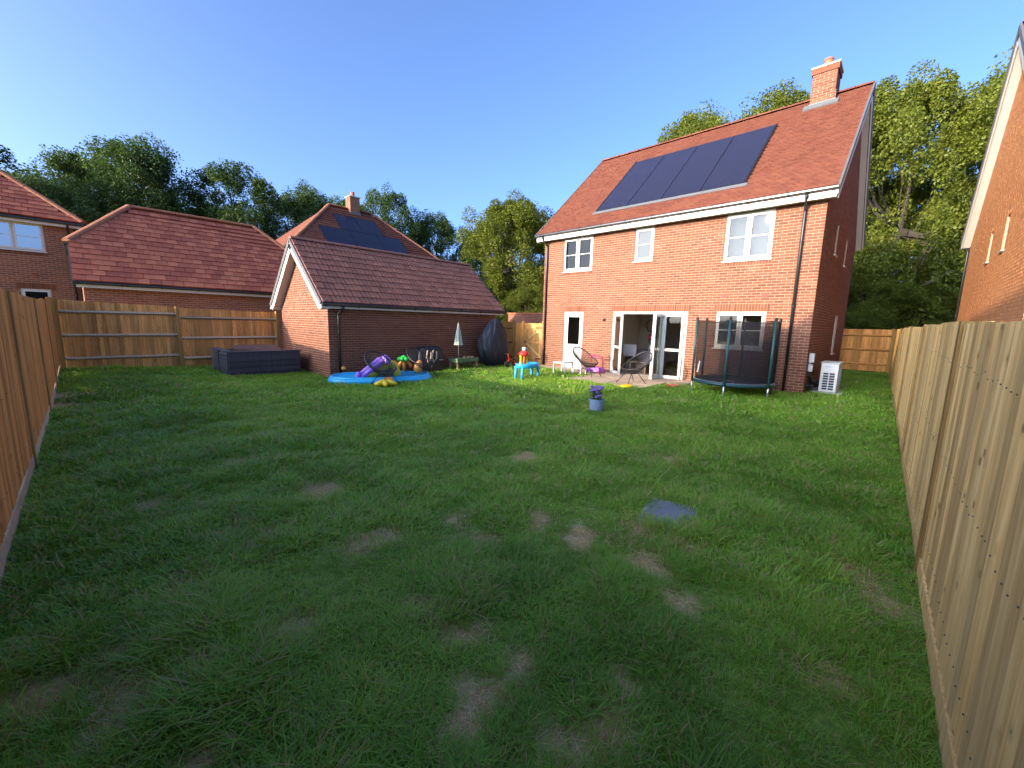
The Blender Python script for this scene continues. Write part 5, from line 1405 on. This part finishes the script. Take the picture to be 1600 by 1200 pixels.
for s in range(5, 8): tuft(s, 24, .075, .060, .125, .0022)       # 5-7 near, long tufts
for s in range(8, 12): tuft(s, 30, .13, .030, .085, .0048)       # 8-11 middle
for s in range(12, 16): tuft(s, 32, .21, .035, .090, .011)      # 12-15 far
for s in range(16, 19): tuft(s, 16, .07, .006, .022, .0016, 5.0)  # 16-18 flattened straw
def scatter(dmin, dmax, dens, x0=-.52, x1=13.0, y0=-.42, y1=16.55):
    n_ = int(dens*(x1-x0)*(y1-y0)); x = rng.uniform(x0, x1, n_); y = rng.uniform(y0, y1, n_); d = np.hypot(x, y); k = (d >= dmin) & (d < dmax)
    x, y = x[k], y[k]
    ok = (y > -.40+.021*x) & ~((x > 12.9) & (y > 1.62)) & ~((x > 5.0) & (y > 12.3)) & ~((x > 10.28) & (y > 4.88) & (y < 7.42)) & ~((x > 11.93) & (y > 4.33)) & ~((x > 2.85) & (x < 4.75) & (y > 13.95))
    rx, ry = (x-3.56)*math.cos(.25)+(y-1.33)*math.sin(.25), -(x-3.56)*math.sin(.25)+(y-1.33)*math.cos(.25)
    ok &= ~((abs(rx) < .235) & (abs(ry) < .185))
    return x[ok], y[ok]
PX, PY, PI_, PS_ = [], [], [], []
for dmin, dmax, dens, rngi, sc in ((0, 3.0, 760, (0, 5), 1.0), (3.0, 5.2, 400, (8, 12), .78), (5.2, 9.0, 210, (8, 12), 1.0), (9.0, 22, 85, (12, 16), 1.0)):
    x, y = scatter(dmin, dmax, dens, x1=23.0 if dmin > 8 else 13.0)
    lush = vnoise(x, y, .55, 21)*.6+vnoise(x, y, .22, 22)*.4; edge = np.exp(-(np.hypot(x-3.56, y-1.33)-.38)**2/.02)
    fe = np.exp(-np.maximum(0, np.minimum(x+.5, y+.38))/.12)
    b_ = bare(x, y); keep = rng.random(len(x)) > b_*.62
    keep &= rng.random(len(x)) < (.30+1.1*lush)
    x, y, lush, edge, fe = x[keep], y[keep], lush[keep], edge[keep], fe[keep]
    i_ = rng.integers(rngi[0], rngi[1], len(x))
    if dmin < 5:
        lg = rng.random(len(x)) < np.clip((lush-.58)*2.4+edge*.8+fe*.15, 0, .6); i_ = np.where(lg & (np.hypot(x, y) < 4.2), rng.integers(5, 8, len(x)), i_)
    PX.append(x); PY.append(y); PI_.append(i_); PS_.append(sc*(.40+1.15*lush+.35*edge)*rng.uniform(.8, 1.2, len(x))*(1-.5*bare(x, y)))
x, y = scatter(0, 5.6, 900); k = rng.random(len(x)) < bare(x, y)*.9; x, y = x[k], y[k]
PX.append(x); PY.append(y); PI_.append(rng.integers(16, 19, len(x))); PS_.append(rng.uniform(.7, 1.3, len(x)))
PX, PY, PI_, PS_ = (np.concatenate(a) for a in (PX, PY, PI_, PS_))
n_ = len(PX); bb = bare(PX, PY)
me = bpy.data.meshes.new('grass'); me.from_pydata(np.stack([PX, PY, gh(PX, PY)-.006], -1).tolist(), [], [])
def fattr(nm, ty, dat):
    a = me.attributes.new(nm, ty, 'POINT'); a.data.foreach_set('vector' if ty == 'FLOAT_VECTOR' else 'value', np.ascontiguousarray(dat).ravel())
fattr('idx', 'INT', PI_.astype(np.int32)); fattr('scl', 'FLOAT', PS_.astype(np.float32))
tint = np.clip(vnoise(PX, PY, 1.3, 31)*.7+vnoise(PX, PY, .3, 32)*.6-.2+rng.uniform(-.12, .22, n_), 0, 1)
fattr('tint', 'FLOAT', tint.astype(np.float32)); fattr('dry', 'FLOAT', np.where(PI_ >= 16, .93, np.clip(.05+.8*bb+rng.uniform(-.04, .06, n_), 0, 1)).astype(np.float32))
fattr('rot', 'FLOAT_VECTOR', np.stack([rng.normal(0, .10, n_), rng.normal(0, .10, n_), rng.uniform(0, 6.28, n_)], -1).astype(np.float32))
grass = bpy.data.objects.new('grass', me); COL.objects.link(grass); grass['kind'] = 'stuff'; grass['label'] = 'uneven green lawn grass with dry patches'; grass['category'] = 'grass'
ng = bpy.data.node_groups.new('scatter_grass', 'GeometryNodeTree')
ng.interface.new_socket('Geometry', in_out='INPUT', socket_type='NodeSocketGeometry'); ng.interface.new_socket('Geometry', in_out='OUTPUT', socket_type='NodeSocketGeometry')
gi, go = ng.nodes.new('NodeGroupInput'), ng.nodes.new('NodeGroupOutput'); ip = ng.nodes.new('GeometryNodeInstanceOnPoints'); ci_ = ng.nodes.new('GeometryNodeCollectionInfo')
ci_.inputs['Collection'].default_value = protos; ci_.inputs['Separate Children'].default_value = True; ci_.inputs['Reset Children'].default_value = True
def named(nm, ty):
    x = ng.nodes.new('GeometryNodeInputNamedAttribute'); x.data_type = ty; x.inputs['Name'].default_value = nm; return x.outputs['Attribute']
lk = ng.links.new
lk(gi.outputs[0], ip.inputs['Points']); lk(ci_.outputs[0], ip.inputs['Instance']); ip.inputs['Pick Instance'].default_value = True
lk(named('idx', 'INT'), ip.inputs['Instance Index'])
er = ng.nodes.new('FunctionNodeEulerToRotation'); lk(named('rot', 'FLOAT_VECTOR'), er.inputs[0]); lk(er.outputs[0], ip.inputs['Rotation']); lk(named('scl', 'FLOAT'), ip.inputs['Scale'])
lk(ip.outputs[0], go.inputs[0])
md = grass.modifiers.new('scatter', 'NODES'); md.node_group = ng
print('grass tufts', n_)
